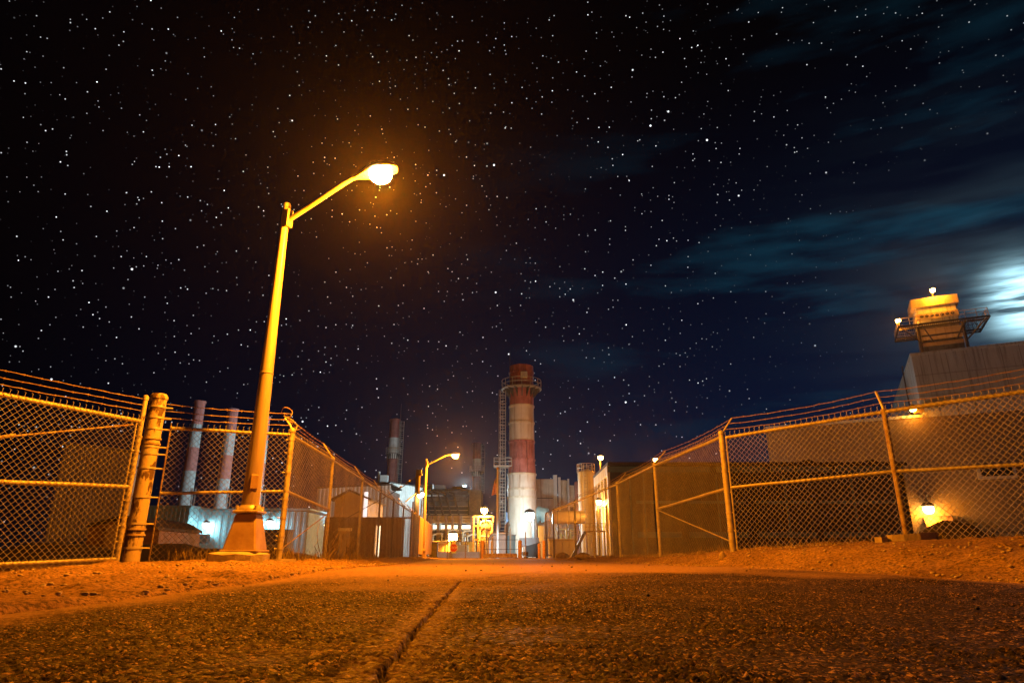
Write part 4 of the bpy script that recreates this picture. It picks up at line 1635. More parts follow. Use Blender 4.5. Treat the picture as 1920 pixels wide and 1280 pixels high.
# barrier beam
Yb = 44.0
t = thing('barrier_beam', 'low brown steel barrier beam between the yellow bollards', 'barrier', (xat(936, 1045, Yb), Yb, g1(-1, Yb)))
xa, xb = xat(906, 1040, Yb), xat(970, 1040, Yb)
MB().box(((xa + xb) / 2, Yb, zat(1041, Yb)), (xb - xa, .22, .26), bev=.02).build('beam', M['rust'], t)
for x in (xa + .12, xb - .12):
    MB().box((x, Yb + .02, (zat(1044, Yb) + g1(x, Yb)) / 2 - .05), (.14, .14, zat(1044, Yb) - g1(x, Yb) + .1)).build('leg', M['rust'], t)
for y_ in (1011, 1029):
    MB().tube([(xa, Yb + .4, zat(y_, Yb)), (xat(972, 1030, Yb), Yb + .4, zat(y_, Yb))], .018, 6).build('cable', M['dark_steel'], t)

# flagpole
Yfl = 50.0
x = xat(932, 1035, Yfl)
t = thing('flagpole', 'white flagpole with a limp flag in front of the biggest chimney', 'flagpole', (x, Yfl, g1(x, Yfl)))
zt3 = zat(880, Yfl)
MB().tube([(x, Yfl, 0), (x, Yfl, zt3)], [.11, .07], 12).build('pole', WHT, t, True)
MB().lathe((x, Yfl, zt3), [(.03, 0), (.09, .05), (.10, .11), (.05, .18), (.01, .20)], 12).build('finial', M['yellow'], t, True)


def flag():
    n, m = 14, 18
    z0, z1 = zat(926, Yfl), zat(890, Yfl)
    vs = []
    for i in range(n + 1):
        for j in range(m + 1):
            u, v = i / n, j / m
            w = .08 + .30 * v ** .7
            xx = x - .07 - w * u
            yy = Yfl + .10 * math.sin(u * 9 + v * 1.3) * (.3 + v)
            vs.append((xx, yy, z1 + (z0 - z1) * v * (1 - .10 * u) - .25 * u))
    w1 = m + 1
    stripes, canton = MB(), MB()
    whites = MB()
    for i in range(n):
        for j in range(m):
            q = (i * w1 + j, i * w1 + j + 1, (i + 1) * w1 + j + 1, (i + 1) * w1 + j)
            pts = [vs[k] for k in q]
            tgt = canton if (j < 7 and i < 8) else (stripes if i % 2 == 0 else whites)
            tgt.add(pts, [(0, 1, 2, 3)])
    cl = whites.build('flag', M['sign_white'], t)
    stripes.build('red_stripe', M['sign_red'], cl)
    canton.build('canton', M['blue_band'], cl)


flag()

# little floodlight added on the ground to brighten the flagpole and container
gp = at(985, 1044, 47.5)
t = thing('added_ground_floodlight', 'added small cold floodlight on the ground left of the dumpster aimed at the flagpole', 'lamp', (gp.x, 47.5, .1))
aim = Vector((-2.2, 7.0, 1.6))
MB().box((gp.x, 47.5, .17), (.30, .22, .12), bev=.02).build('base', M['dark_steel'], t)
MB().tube([(gp.x, 47.5, .2), (gp.x, 47.5, .34)], .03, 6).build('stem', M['dark_steel'], t)
MB().box((gp.x, 47.5, .42), (.42, .16, .26), .3, bev=.03).build('hood', M['dark_steel'], t)
MB().box((gp.x - .03, 47.62, .42), (.34, .04, .2), .3, bev=.01).build('lens', M['e_cool'], t)
light('lamp_light', (gp.x - .06, 47.75, .46), 900, (.72, .95, 1), t, .08, spot=(aim, math.radians(70)))
# utility pole with lamp and guy wires
Yu = 33.5
x = xat(777, 1040, Yu)
t = thing('utility_pole', 'dark wooden utility pole with guy wires at the end of the left fence', 'utility pole', (x, Yu, g1(x, Yu)))
ztp = zat(880, Yu)
MB().tube([(x, Yu, -.2), (x, Yu, ztp)], [.15, .12], 12).build('pole', M['wood'], t, True)
MB().box((x + .12, Yu - .1, zat(886, Yu)), (.16, .16, .3), bev=.02).build('insulator_block', M['dark_steel'], t)
MB().tube([(x + .1, Yu - .12, zat(891, Yu)), (x + .22, Yu - .16, zat(891, Yu)), (x + .22, Yu - .16, zat(888, Yu))], .035, 6).build('insulator', M['white_metal'], t)
mb = MB()
g0 = Vector((x, Yu, ztp - .3))
g1p = Vector((lrun(19) - .5, 19, 2.3))
q0 = Vector((xat(733, 925, 36), 36, zat(925, 36)))
mb.tube([g0, g0.lerp(q0, .5) + Vector((0, 0, -.05)), q0, Vector((xat(640, 1005, 42), 42, zat(975, 42)))], .022, 5)
mb.tube([g0.lerp(q0, .28), g0.lerp(q0, .42)], .06, 6)
mb.tube([g0.lerp(q0, .60), g0.lerp(q0, .66)], .05, 6)
mb.build('guy_wire', M['dark_steel'], t)
MB().tube([(x - .02, Yu - .1, zat(924, Yu)), (x - .55, Yu - .2, zat(941, Yu))], .03, 6).build('brace', M['yellow_steel'], t)
wall_lamp('pole_lamp', 'small sodium lamp on the utility pole beside the farther street lamp', at(786, 929, 33.2), 140, WARM, M['e_sodium'], .10, None, mount=(x + .1, Yu - .1, zat(926, 33.2)))
x = xat(770, 1040, 31)
solid('fence_post', 'tall thin pale post in front of the utility pole', 'post', MB().tube([(x, 31, 0), (x, 31, zat(940, 31))], .04, 8), M['galv'], (x, 31, g1(x, 31)))
x = xat(814, 1040, 43)
mb = MB().box((x, 43, .58), (.42, .5, .85), bev=.04).box((x, 43, 1.04), (.46, .54, .07), bev=.02)
mb.tube([(x - .15, 43, .1), (x - .15, 43, .3)], .05, 6).tube([(x + .15, 43, .1), (x + .15, 43, .3)], .05, 6)
solid('keypad_box', 'dark box on legs at the right end of the tan screened fence', 'box', mb, M['dark_steel'], (x, 43, .1))

# ------------------------------------------------------------------ machinery at the foot of the chimney
Yk = 70.0
t = thing('pipe_skid', 'tall orange lit pipework frame left of the flagpole', 'pipework', (xat(906, 1040, Yk), Yk, 0))
xa, xb = xat(888, 1000, Yk), xat(924, 1000, Yk)
zt4 = zat(968, Yk)
mb = MB()
for x in (xa, xa + .45, xb):
    mb.box((x, Yk, zt4 / 2), (.14, .14, zt4))
mb.box(((xa + xb) / 2, Yk, zt4), (xb - xa + .2, .2, .16))
mb.box(((xa + xb) / 2, Yk, zt4 * .78), (xb - xa, .14, .12))
mb.box(((xa + xb) / 2, Yk, zt4 * .45), (xb - xa, .14, .12))
mb.build('frame', M['yellow_steel'], t)
mid = (xa + xb) / 2 + .2
MB().lathe((mid, Yk + .8, .3), [(.05, 0), (.62, .1), (.66, .4), (.66, zt4 * .62), (.5, zt4 * .75), (.1, zt4 * .80)], 18).build('vessel', M['brown'], t, True)
for k, (dx, yy) in enumerate(((-.55, .2), (.55, .25), (.75, -.2))):
    MB().tube([(mid + dx, Yk + yy, .1), (mid + dx, Yk + yy, zt4 * .82), (mid + dx * .8, Yk + yy, zt4 * .88), (mid + dx * .2, Yk + yy, zt4 * .9)], .10, 8).build('pipe', M['orange_pipe'], t, True)
MB().tube([(mid - .5, Yk - .3, zt4 * .52), (mid + .8, Yk - .3, zt4 * .52)], .11, 8).build('pipe', M['orange_pipe'], t, True)
MB().tube([(xat(913, 1010, Yk), Yk - 1, .1), (xat(913, 1010, Yk), Yk - 1, zat(990, Yk))], .12, 8).build('vent_pipe', WHT, t, True)
lp = at(908, 957, 69.5)
wall_lamp('flood_lamp', 'sodium lamp above the orange pipework left of the flagpole', lp, 8000, SODIUM2, M['e_sodium'], .36, None, mount=(lp.x, 70.4, 0))

Yq = 56.0
t = thing('container', 'white and teal equipment container behind the flagpole', 'container', (xat(945, 1040, Yq), Yq, .1))
xa, xm, xb = xat(925, 1030, Yq), xat(951, 1030, Yq), xat(966, 1030, Yq)
za = zat(1003, Yq)
MB().box(((xa + xm) / 2, Yq + .8, (za + .1) / 2), (xm - xa, 1.6, za - .1), bev=.03).build('body', WHT, t)
MB().box(((xm + xb) / 2 + .02, Yq + .9, (za + .1) / 2), (xb - xm, 1.6, za - .1), bev=.03).build('end_module', M['teal_clad'], t)
MB().box(((xa + xb) / 2, Yq + .8, za + .03), (xb - xa + .1, 1.7, .09), bev=.02).build('lid', WHT, t)
MB().box((xa + (xm - xa) * .62, Yq - .02, za * .48), (.5, .05, za * .75)).build('door', M['white_metal'], t)
MB().box((xa + (xm - xa) * .2, Yq - .03, za * .35), (.22, .06, .42)).build('label_plate', M['yellow'], t)
MB().tube([(xa - .35, Yq - .2, .1), (xa - .35, Yq - .2, za - .35), (xa - .25, Yq - .1, za - .05), (xa, Yq, za + .12), (xa + .9, Yq, za + .16), (xm + .1, Yq, za + .16)], .14, 10).build('pipe', M['orange_pipe'], t, True)
MB().tube([(xm - .1, Yq, za + .1), (xm - .05, Yq, za + .75), (xm + .15, Yq, za + .95)], .16, 10).build('exhaust', M['cream'], t, True)
x = xat(918.5, 1020, 52)
solid('standpipe', 'slim white standpipe left of the white and teal container', 'pipe', MB().tube([(x, 52, 0), (x, 52, zat(1013, 52)), (x + .12, 52, zat(1011.5, 52))], .06, 8), WHT, (x, 52, .1), None, True)
x = xat(957, 1020, 54)
solid('standpipe', 'tall cream standpipe in front of the container between its two halves', 'pipe', MB().tube([(x, 54, 0), (x, 54, zat(990, 54))], .06, 8), M['cream'], (x, 54, .1), None, True)
x = xat(950, 980, 92)
solid('riser_pipe', 'blue vertical riser pipe at the left foot of the biggest chimney', 'pipe', MB().tube([(x, 92, 0), (x, 92, zat(960, 92))], .14, 8).lathe((x, 92, zat(975, 92)), [(.14, -.1), (.28, -.1), (.28, .1), (.14, .1)], 10).lathe((x, 92, zat(986, 92)), [(.14, -.1), (.28, -.1), (.28, .1), (.14, .1)], 10), M['blue_band'], (x, 92, .1), None, True)

Yd = 52.0
t = thing('dumpster', 'dark dumpster with a slanted grey lid below the white floodlight', 'dumpster', (xat(997, 1040, Yd), Yd, .1))
xa, xb = xat(986, 1030, Yd), xat(1009, 1030, Yd)
za = zat(1017, Yd)
MB().prism([(xa, Yd, .2), (xb, Yd, .2), (xb + .05, Yd, za), (xa - .05, Yd, za)], (0, 1.4, 0)).build('bin', M['black'], t)
MB().prism([(xa - .45, Yd - .05, za - .35), (xb + .08, Yd - .05, za + .02), (xb + .08, Yd - .05, za + .38), (xa - .5, Yd - .05, za + .36)], (0, 1.5, 0)).build('lid', M['louvre'], t)
for x in (xa + .1, xb - .1):
    MB().lathe((x, Yd + .3, .1), [(.05, 0), (.09, .03), (.09, .12), (.05, .15)], 10).build('wheel', M['black'], t)
x = xat(979, 1035, 47)
mb = MB().tube([(x - .1, 47, 0), (x - .1, 47, zat(1024, 47)), (x, 47, zat(1022, 47)), (x + .12, 47, zat(1024, 47)), (x + .12, 47, 0)], .04, 8)
solid('hoop_guard', 'small white hoop guard right of the thick yellow bollard', 'guard rail', mb, WHT, (x, 47, .1), None, True)
x = xat(1015, 1000, 72)
mb = MB().box((x, 72, zat(1000, 72)), (.62, .6, zat(985, 72) - zat(1015, 72)), bev=.03).box((x, 72, zat(987, 72)), (.7, .7, .1)).box((x, 72.1, zat(1015, 72) / 2), (.3, .3, zat(1015, 72)))
solid('cabinet', 'tall white cabinet lit by the white floodlight right of the chimney foot', 'cabinet', mb, WHT, (x, 72, .1))
lp = at(993, 967, 84)
wall_lamp('flood_lamp', 'cool white floodlight glaring at the foot of the biggest chimney', lp, 8000, (.72, .94, 1), M['e_cool'], .60, None, mount=(lp.x + .5, 86.4, 0), shade=M['black'])
mb = MB()
xq0 = xat(1008, 960, 93)
solid('duct', 'teal curved breeching duct right of the white floodlight', 'duct', mb.tube([(xat(1000, 965, 96), 96, zat(972, 96)), (xat(1012, 960, 95), 95, zat(960, 95)), (xat(1020, 958, 95), 95, zat(962, 95)), (xat(1026, 962, 95), 95, zat(975, 95))], .9, 14), M['teal_clad'], (xq0, 95, 0), None, True)

# ------------------------------------------------------------------ boiler block right of the chimney
Yr = 106.0
t = thing('boiler_block', 'tan panelled boiler block with tall columns right of the biggest chimney', 'building', (xat(1045, 1000, Yr), Yr, 0))
zb1 = zat(897, Yr)
xa, xb = xat(998, 950, Yr), xat(1040, 950, Yr)
mb = MB()
npan = 4
for i in range(npan):
    z0, z1q = zb1 * i / npan, zb1 * (i + 1) / npan
    mb.box(((xa + xb) / 2, Yr + 3, (z0 + z1q) / 2), (xb - xa, 6, z1q - z0 - .10), bev=.03)
mb.build('panel', M['cream'], t)
MB().box(((xa + xb) / 2 - .1, Yr + 3.1, zb1 / 2 - .1), (xb - xa - .3, 5.8, zb1 - .3)).build('core', M['roof_dark'], t)
MB().box((xat(1042, 950, Yr), Yr + .3, zat(890, Yr) / 2), (.62, .62, zat(890, Yr))).build('column', M['grey_clad'], t)
MB().box((xat(1050, 950, Yr), Yr + .3, zat(894, Yr) / 2), (.40, .40, zat(894, Yr))).build('column', WHT, t)
MB().box((xat(1067, 950, Yr), Yr + .3, zat(897, Yr) / 2), (.3, .3, zat(897, Yr))).build('column', WHT, t)
MB().lathe((xat(1059, 950, Yr), Yr + 1.2, 0), [(.66, 0), (.66, zat(900, Yr)), (.4, zat(898, Yr))], 20).build('vessel', M['cream'], t, True)
MB().box((xat(1076, 950, Yr), Yr + 2, zat(908, Yr) / 2), (1.35, 2, zat(908, Yr)), bev=.05).build('panel', M['cream'], t)
MB().lathe((xat(1082, 950, Yr), Yr - .2, 0), [(.38, 0), (.38, zat(906, Yr)), (.25, zat(903, Yr)), (.05, zat(902, Yr))], 16).build('vessel', M['pale_red'], t, True)
MB().box((xat(1074, 960, Yr), Yr + .7, zat(955, Yr)), (1.2, .5, .9)).build('opening', M['roof_dark'], t)
# duct drum
Yt = 69.0
t = thing('duct', 'big horizontal insulated pipe drum lit orange behind the right fence', 'duct', (xat(1063, 970, Yt), Yt, 0))
xa, xb = xat(1036, 970, Yt), xat(1096, 970, Yt)
zc = zat(970, Yt)
MB().tube([(xa, Yt, zc), (xa + .4, Yt, zc), (xa + 1.2, Yt, zc), (xb, Yt, zc + .05)], [.60, .64, .64, .64], 22).build('drum', M['orange_pipe'], t, True)
for k in (.15, .5, .85):
    x = xa + (xb - xa) * k
    MB().tube([(x - .03, Yt, zc), (x + .03, Yt, zc)], .672, 22).build('band', M['dark_steel'], t)
    MB().box((x, Yt, (zc - .6) / 2), (.12, .5, zc - .6)).build('support', M['dark_steel'], t)
x0_, x1_ = xat(1030, 1030, 67), xat(1082, 1030, 67)
zq = zat(1012, 67)
mb = MB().box(((x0_ + x1_) / 2, 67.8, zq / 2), (x1_ - x0_, 1.6, zq), bev=.04).box(((x0_ + x1_) / 2, 67.8, zq + .06), (x1_ - x0_ + .15, 1.75, .12))
for k in range(1, 4):
    mb.box((x0_ + (x1_ - x0_) * k / 4, 66.98, zq / 2), (.05, .05, zq * .9))
solid('enclosure', 'low tan panelled enclosure under the orange pipe drum', 'enclosure', mb, M['tan_clad'], ((x0_ + x1_) / 2, 67, .1))
mb = MB()
for k, (px_, y0_) in enumerate(((1044, 993), (1052, 998), (1062, 990), (1070, 995))):
    x = xat(px_, 1000, 72)
    mb.box((x, 72, zat(y0_, 72) / 2), (.2, .2, zat(y0_, 72)))
mb.tube([(xat(1040, 1000, 72), 72, zat(992, 72)), (xat(1080, 1000, 72), 72, zat(992, 72))], .1, 8)
mb.tube([(xat(1040, 1000, 72), 72, zat(1003, 72)), (xat(1080, 1000, 72), 72, zat(1003, 72))], .07, 8)
solid('pipe_support', 'row of pale pipe stanchions under the orange drum', 'pipework', mb, M['pale_blue'], (xat(1060, 1000, 72), 72, .1))

# silo
Yi = 80.0
x = xat(1101, 950, Yi)
t = thing('silo', 'cream cylindrical silo with a railing on top beside the white framed wall', 'silo', (x, Yi, 0))
ri = 15.6 / F * Yi * 1.0
zi = zat(886, Yi)
MB().lathe((x, Yi, 0), [(ri, 0), (ri, zi), (ri * .96, zi + .08), (ri * .3, zi + .4)], 28).build('shell', M['silo_cream'], t, True)
for y_ in (924, 961):
    MB().lathe((x, Yi, zat(y_, Yi)), [(ri, -.06), (ri + .05, -.06), (ri + .05, .06), (ri, .06)], 28, cap=False).build('seam_ring', M['cream'], t)
mb = MB()
pts = [(x + ri * 1.05 * math.cos(a), Yi + ri * 1.05 * math.sin(a), zi) for a in np.linspace(0, 2 * PI, 33)]
for k in (.5, 1.0):
    mb.tube([Vector(p) + Vector((0, 0, k)) for p in pts], .035, 5)
for p in pts[::3]:
    mb.tube([p, Vector(p) + Vector((0, 0, 1.0))], .035, 5)
mb.build('railing', M['galv'], t)
mb = MB()
for s_ in (-.2, .2):
    mb.tube([(x + s_ - .2, Yi - ri - .12, .3), (x + s_ - .2, Yi - ri - .12, zi + .9)], .03, 5)
for k in range(28):
    mb.tube([(x - .4, Yi - ri - .12, .5 + k * .42), (x, Yi - ri - .12, .5 + k * .42)], .022, 4) if .5 + k * .42 < zi else None
mb.build('ladder', M['galv'], t)
lp = at(1126, 858, 84)
wall_lamp('pole_lamp', 'sodium lamp on a mast above the cream silo', lp, 2000, SODIUM, M['e_sodium'], .34, None, mount=(lp.x, 84.6, 0))
lp = at(1229, 862, 76)
wall_lamp('pole_lamp', 'sodium lamp on a mast seen at the top of a right fence post', lp, 2600, SODIUM, M['e_sodium'], .26, None, mount=(lp.x, 76.6, 0))
lp = at(1123, 941, 65.5)
wall_lamp('pole_lamp', 'sodium lamp glowing through the right fence before the white framed wall', lp, 1500, SODIUM2, M['e_sodium'], .30, None, mount=(lp.x - .05, 66.0, 0))
# orange stair platform
t = thing('stair_platform', 'small orange lit railed platform at the foot of the silo', 'platform', (xat(1118, 1020, 57), 57, 0))
xa, xb = xat(1098, 1000, 57), xat(1136, 1000, 57)
zp = zat(995, 57)
MB().box(((xa + xb) / 2, 57.6, zp), (xb - xa, 1.2, .1)).build('deck', M['yellow_steel'], t)
mb = MB()
railing(mb, [(xa + (xb - xa) * k / 5, 57, zp) for k in range(6)], .62, .03, 6)
mb.build('railing', M['yellow_steel'], t)
for x in (xa + .1, xb - .1):
    MB().box((x, 57.2, zp / 2), (.1, .1, zp)).build('leg', M['yellow_steel'], t)
MB().prism([(xa - .1, 57.1, zp), (xa - .1, 57.9, zp), (xa - 1.3, 57.9, .1), (xa - 1.3, 57.1, .1)], (.25, 0, 0)).build('stair', M['dark_steel'], t)

# ------------------------------------------------------------------ long dark hall on the right
t = thing('dark_hall', 'long dark hall with blue trim and a white framed end wall behind the right fence', 'building', (20, 62, 0))
X0, X1, Ya, Yb2 = 9.2, xat(1703, 940, 62), 62.0, 72.5
hd = zat(871, 62)
MB().box(((X0 + X1) / 2, (Ya + Yb2) / 2, hd / 2 - .1), (X1 - X0, Yb2 - Ya, hd - .2)).build('wall', M['dark_clad'], t)
MB().box(((X0 + X1) / 2, (Ya + Yb2) / 2 - .1, hd + .05), (X1 - X0 + .5, Yb2 - Ya + .8, .3)).build('roof', M['roof_dark'], t)
for a, b in ((9.0, 18.6), (19.2, 23.8), (24.3, 30.0), (30.4, X1)):
    MB().box(((a + b) / 2, Ya - .06, hd - .42), (b - a, .12, .55)).build('fascia', M['blue_band'], t)
for y_, hgt in ((941, .26), (1002, .5)):
    for a, b in ((11.5, 15.5), (16.2, 21.6), (22.5, 27.8), (28.5, X1 - .4)):
        MB().box(((a + b) / 2, Ya - .06, zat(y_, 62)), (b - a, .12, hgt)).build('trim_band', M['blue_band'], t)
for px_ in (1182, 1208, 1345, 1473, 1600):
    x = xat(px_, 930, 62)
    MB().box((x, Ya - .05, hd / 2 - .4), (.12, .10, hd - 1.0)).build('seam', M['blue_band'], t)
for px_ in (1522, 1644):
    x = xat(px_, 866, 62)
    MB().lathe((x, Ya + 1.0, hd + .2), [(.75, 0), (.62, .25), (.3, .4), (.05, .45)], 14).build('roof_vent', M['roof_dark'], t, True)
# white framed end wall facing the driveway
we = MB()
for k in range(5):
    y = Ya + .2 + k * (Yb2 - Ya - .6) / 4
    we.box((X0 - .12, y, hd / 2 - .1), (.22, .34, hd - .2))
we.box((X0 - .14, (Ya + Yb2) / 2 - .1, hd - .55), (.26, Yb2 - Ya - .1, .9))
we.box((X0 - .13, (Ya + Yb2) / 2 - .1, zat(941, 64)), (.2, Yb2 - Ya - .1, .5))
we.build('end_frame', WHT, t)
gl = MB()
for k in range(4):
    y = Ya + .2 + (k + .5) * (Yb2 - Ya - .6) / 4
    gl.box((X0 - .03, y, hd / 2 - .4), (.05, 1.9, hd - 1.2))
gl.build('end_panel', M['cream'], t)

# ------------------------------------------------------------------ main grey building, right
dirv = Vector((10.8, -5.2, 0)).normalized()
back = Vector((5.2, 10.8, 0)).normalized()
Lc = Vector((35.0, 89.1, 0))
Uc = Vector((51.9, 81.0, 0))
# keep the upper block on the same wall line
Uc = Lc + dirv * ((Uc - Lc).dot(dirv))
Rc = Lc + dirv * 48
hw, hu = 16.9, 25.0
t = thing('plant_building', 'big grey clad plant building rising behind the right fence', 'building', Lc)


def wallprism(a, b, depth, z0, z1):
    p = [a, b, b + back * depth, a + back * depth]
    return MB().prism([(q.x, q.y, z0) for q in p], (0, 0, z1 - z0))


wallprism(Lc, Rc, 40, 0, zat(845, 86) - .06).build('wall', M['grey_tan'], t)
wallprism(Lc + back * .06, Rc + back * .06, 39.8, zat(845, 86) - .06, hw).build('wall', M['grey_tan'], t)
wallprism(Lc - back * .1, Uc - back * .1, 40, hw, hw + .35).build('roof_edge', M['grey_clad'], t)
wallprism(Uc + back * .06, Rc + back * .06, 41, hw, hu).build('upper_wall', M['grey_clad'], t)
wallprism(Uc - back * .08 - dirv * .1, Rc - back * .08, 41.3, hu, hu + .3).build('roof_edge', M['grey_clad'], t)
# panel joints as fine raised battens
mb = MB()
for k in range(1, 18):
    q = Uc + dirv * (k * 1.9)
    q = q + back * .055
    mb.box((q.x, q.y, (hw + hu) / 2), (.06, .03, hu - hw - .1), math.atan2(dirv.y, dirv.x))
for zz in (hw + 2.7, hw + 5.4):
    q = (Uc + Rc) / 2 + back * .06
    mb.box((q.x, q.y, zz), ((Rc - Uc).length, .034, .06), math.atan2(dirv.y, dirv.x))
mb.build('panel_joint', M['grey_dark'], t)
# ladder on the left face of the upper block
mb = MB()
f0 = Uc + back * 9 - dirv * .25
for s_ in (0, .6):
    q = f0 + back * s_
    mb.tube([(q.x, q.y, hw), (q.x, q.y, hu + 1)], .06, 5)
for k in range(20):
    z = hw + .3 + k * .42
    mb.tube([(f0.x, f0.y, z), (f0.x + back.x * .6, f0.y + back.y * .6, z)], .04, 4)
mb.build('ladder', M['dark_steel'], t)
# framed dark window
wq = Lc + dirv * 37.5 - back * .12


def onwall(px_, py_, out=.15):
    """point of the wall plane in that direction"""
    a, wy, wz = ray(px_, py_)
    n = -back
    p0 = Lc + n * out
    k = (p0 - Vector((0, 0, CH))).dot(n) / Vector((a, wy, wz)).dot(n)
    return Vector((a * k, wy * k, CH + wz * k))


ang_w = math.atan2(dirv.y, dirv.x)
c0, c1, c2 = onwall(1830, 876), onwall(1908, 894), onwall(1830, 894)
cc = (c0 + c1) / 2
wd = (Vector((c1.x, c1.y, 0)) - Vector((c0.x, c0.y, 0))).length
fr = MB().box((cc.x, cc.y, cc.z), (wd, .16, abs(c0.z - c1.z) + .2), ang_w).build('window', M['white_metal'], t)
cg = cc - back * .09
MB().box((cg.x, cg.y, cg.z + .1), (wd - .7, .06, abs(c0.z - c1.z) - .25), ang_w).build('pane', M['glass_dark'], fr)
# entrance
d0, d1 = onwall(1738, 1005), onwall(1792, 1005)
e0 = onwall(1738, 970).z
e1 = onwall(1738, 988).z
q = (d0 + d1) / 2
wd = (Vector((d1.x, d1.y, 0)) - Vector((d0.x, d0.y, 0))).length
aw = MB()
pa = [Vector((d0.x, d0.y, e0 + .2)), Vector((d1.x, d1.y, e0 + .2)), Vector((d1.x, d1.y, e1)) - back * 1.8, Vector((d0.x, d0.y, e1)) - back * 1.8]
aw.prism(pa, (0, 0, -.2))
aw.build('awning', M['brown'], t)
MB().box((q.x + .4 * dirv.x, q.y + .4 * dirv.y, (e1) / 2), (wd * .8, .1, e1), ang_w).build('lit_doorway', M['e_window'], t)
mb = MB()
for k in range(5):
    w_ = d0.lerp(d1, .1 + k * .2) - back * .4
    mb.box((w_.x, w_.y, e1 / 2), (.25, .2, e1), ang_w)
mb.build('door_frame', M['brown'], t)
MB().box((d1.x + dirv.x * .3, d1.y + dirv.y * .3, (e0) / 2), (.5, .5, e0), ang_w).build('post', M['tan_clad'], t)
s0 = onwall(1834, 1012, .15)
MB().box((s0.x, s0.y, s0.z), (.35, .12, 1.9), ang_w).build('lit_slot', M['e_window'], t)

lp = onwall(1741, 955, 1.0)
wall_lamp('wall_lamp', 'large sodium wall lamp above the entrance awning of the grey building', lp, 3800, SODIUM, M['e_sodium'], .62, None, mount=lp + back * .95 + Vector((0, 0, .3)))
lp = onwall(1712, 767, 1.0)
t2 = wall_lamp('wall_lamp', 'sodium floodlight high on the grey building seen just above the fence rail', lp, 700, SODIUM, M['e_sodium'], .40, None, mount=lp + back * .95 + Vector((0, 0, .2)))
b0 = onwall(1722, 766, .9)
MB().box((b0.x, b0.y, b0.z), (1.2, .5, .9), ang_w, bev=.05).build('floodlight_box', M['yellow'], t2)

# ------------------------------------------------------------------ stack house on the roof
Yq_ = 90.0
cxq = xat(1758, 620, Yq_)
t = thing('roof_tower', 'orange lit stack tower with a railed platform on the roof of the grey building', 'tower', (cxq, Yq_, hu + .3))
zz = lambda y: zat(y, Yq_)
z_b, z_p, z_m, z_f, z_t = hu + .3, zz(618), zz(600), zz(582), zz(566)
MB().box((cxq, Yq_, (z_b + z_p) / 2), (5.2, 4.6, z_p - z_b), ang_w, taper=.92, bev=.05).build('body', M['louvre'], t)
for k, (zc_, hh, mt) in enumerate(((zz(628), .9, 'cream'), (zz(640), .5, 'cream'), (zz(651), .5, 'orange_pipe'))):
    MB().box((cxq - back.x * 2.32, Yq_ - back.y * 2.32, zc_), (5.0 - .0 * k, .22, hh), ang_w).build('band', M[mt], t)
MB().box((cxq, Yq_, (z_p + z_f) / 2), (5.0, 4.2, z_f - z_p), ang_w, bev=.05).build('neck', M['grey_clad'], t)
MB().box((cxq - back.x * .1, Yq_ - back.y * .1, zz(599)), (5.3, 4.3, .95), ang_w, bev=.04).build('port_band', M['cream'], t)
mb = MB()
for k in range(7):
    q = Vector((cxq, Yq_, 0)) - back * 2.24 + dirv * (-1.9 + k * .63)
    mb.tube([(q.x, q.y, zz(599)), (q.x - back.x * .08, q.y - back.y * .08, zz(599))], .24, 12)
mb.build('port', M['dark_steel'], t)
MB().box((cxq, Yq_, (z_f + z_t) / 2), (5.9, 4.6, z_t - z_f), ang_w, bev=.06).build('cap', M['cream'], t)
pc = Vector((cxq, Yq_, z_p)) + dirv * .3
def loc(u, v, z):
    q = pc + dirv * u + back * v
    return Vector((q.x, q.y, z))


mb = MB()
for v in (-3.75, -2.4, 2.4, 3.75):
    mb.span(loc(-5.5, v, z_p), loc(5.5, v, z_p), .14, .26)
for u in (-5.5, -2.9, 2.9, 5.5):
    mb.span(loc(u, -3.7, z_p), loc(u, 3.7, z_p), .14, .24)
for k in range(44):
    u = -5.4 + k * .251
    mb.span(loc(u, -3.7, z_p + .14), loc(u, 3.7, z_p + .14), .05, .04)
mb.build('platform', M['dark_steel'], t)
mb = MB()
rp = []
for u in np.linspace(-5.4, 5.4, 9):
    rp.append(loc(u, -3.7, z_p + .1))
for v in np.linspace(-3.7, 3.7, 5)[1:]:
    rp.append(loc(5.4, v, z_p + .1))
for u in np.linspace(5.4, -5.4, 9)[1:]:
    rp.append(loc(u, 3.7, z_p + .1))
for v in np.linspace(3.7, -3.7, 5)[1:]:
    rp.append(loc(-5.4, v, z_p + .1))
railing(mb, rp, 1.15, .045, len(rp))
mb.build('railing', M['galv'], t)
for u in (-5.2, -2.6, 2.6, 5.2):
    MB().tube([loc(u, -3.6, z_p - .1), loc(u * .5, -2.2, z_p - 2.6)], .1, 6).build('platform_strut', M['dark_steel'], t)
for u in (-2.75, 2.75):
    MB().span(loc(u - .3, -2.5, z_b), loc(u - .3, -2.5, z_p), .3, .3).build('column', M['dark_steel'], t)
mb = MB()
for s_ in (0, .5, 1.0):
    mb.tube([loc(5.2 - s_, 3.4, z_p + .1), loc(5.2 - s_, 3.4, z_p + 2.2)], .05, 5)
mb.tube([loc(4.2, 3.4, z_p + 2.2), loc(5.2, 3.4, z_p + 1.2)], .05, 5)
mb.build('davit', M['galv'], t)
pl = loc(-5.35, -3.3, 0)
lpt = Vector((pl.x, pl.y, zz(605)))
wall_lamp('platform_lamp', 'sodium lamp on the left corner of the roof tower platform', lpt, 2600, SODIUM, M['e_sodium'], .34, None, mount=(pl.x, pl.y, z_p + .1))
lpt = Vector((cxq, Yq_, z_t + .75)) - back * 2.9
wall_lamp('tower_lamp', 'sodium lamp on top of the roof tower cap', lpt, 3000, SODIUM, M['e_sodium'], .34, None, mount=lpt + back * 1.2 + Vector((0, 0, -.8)))
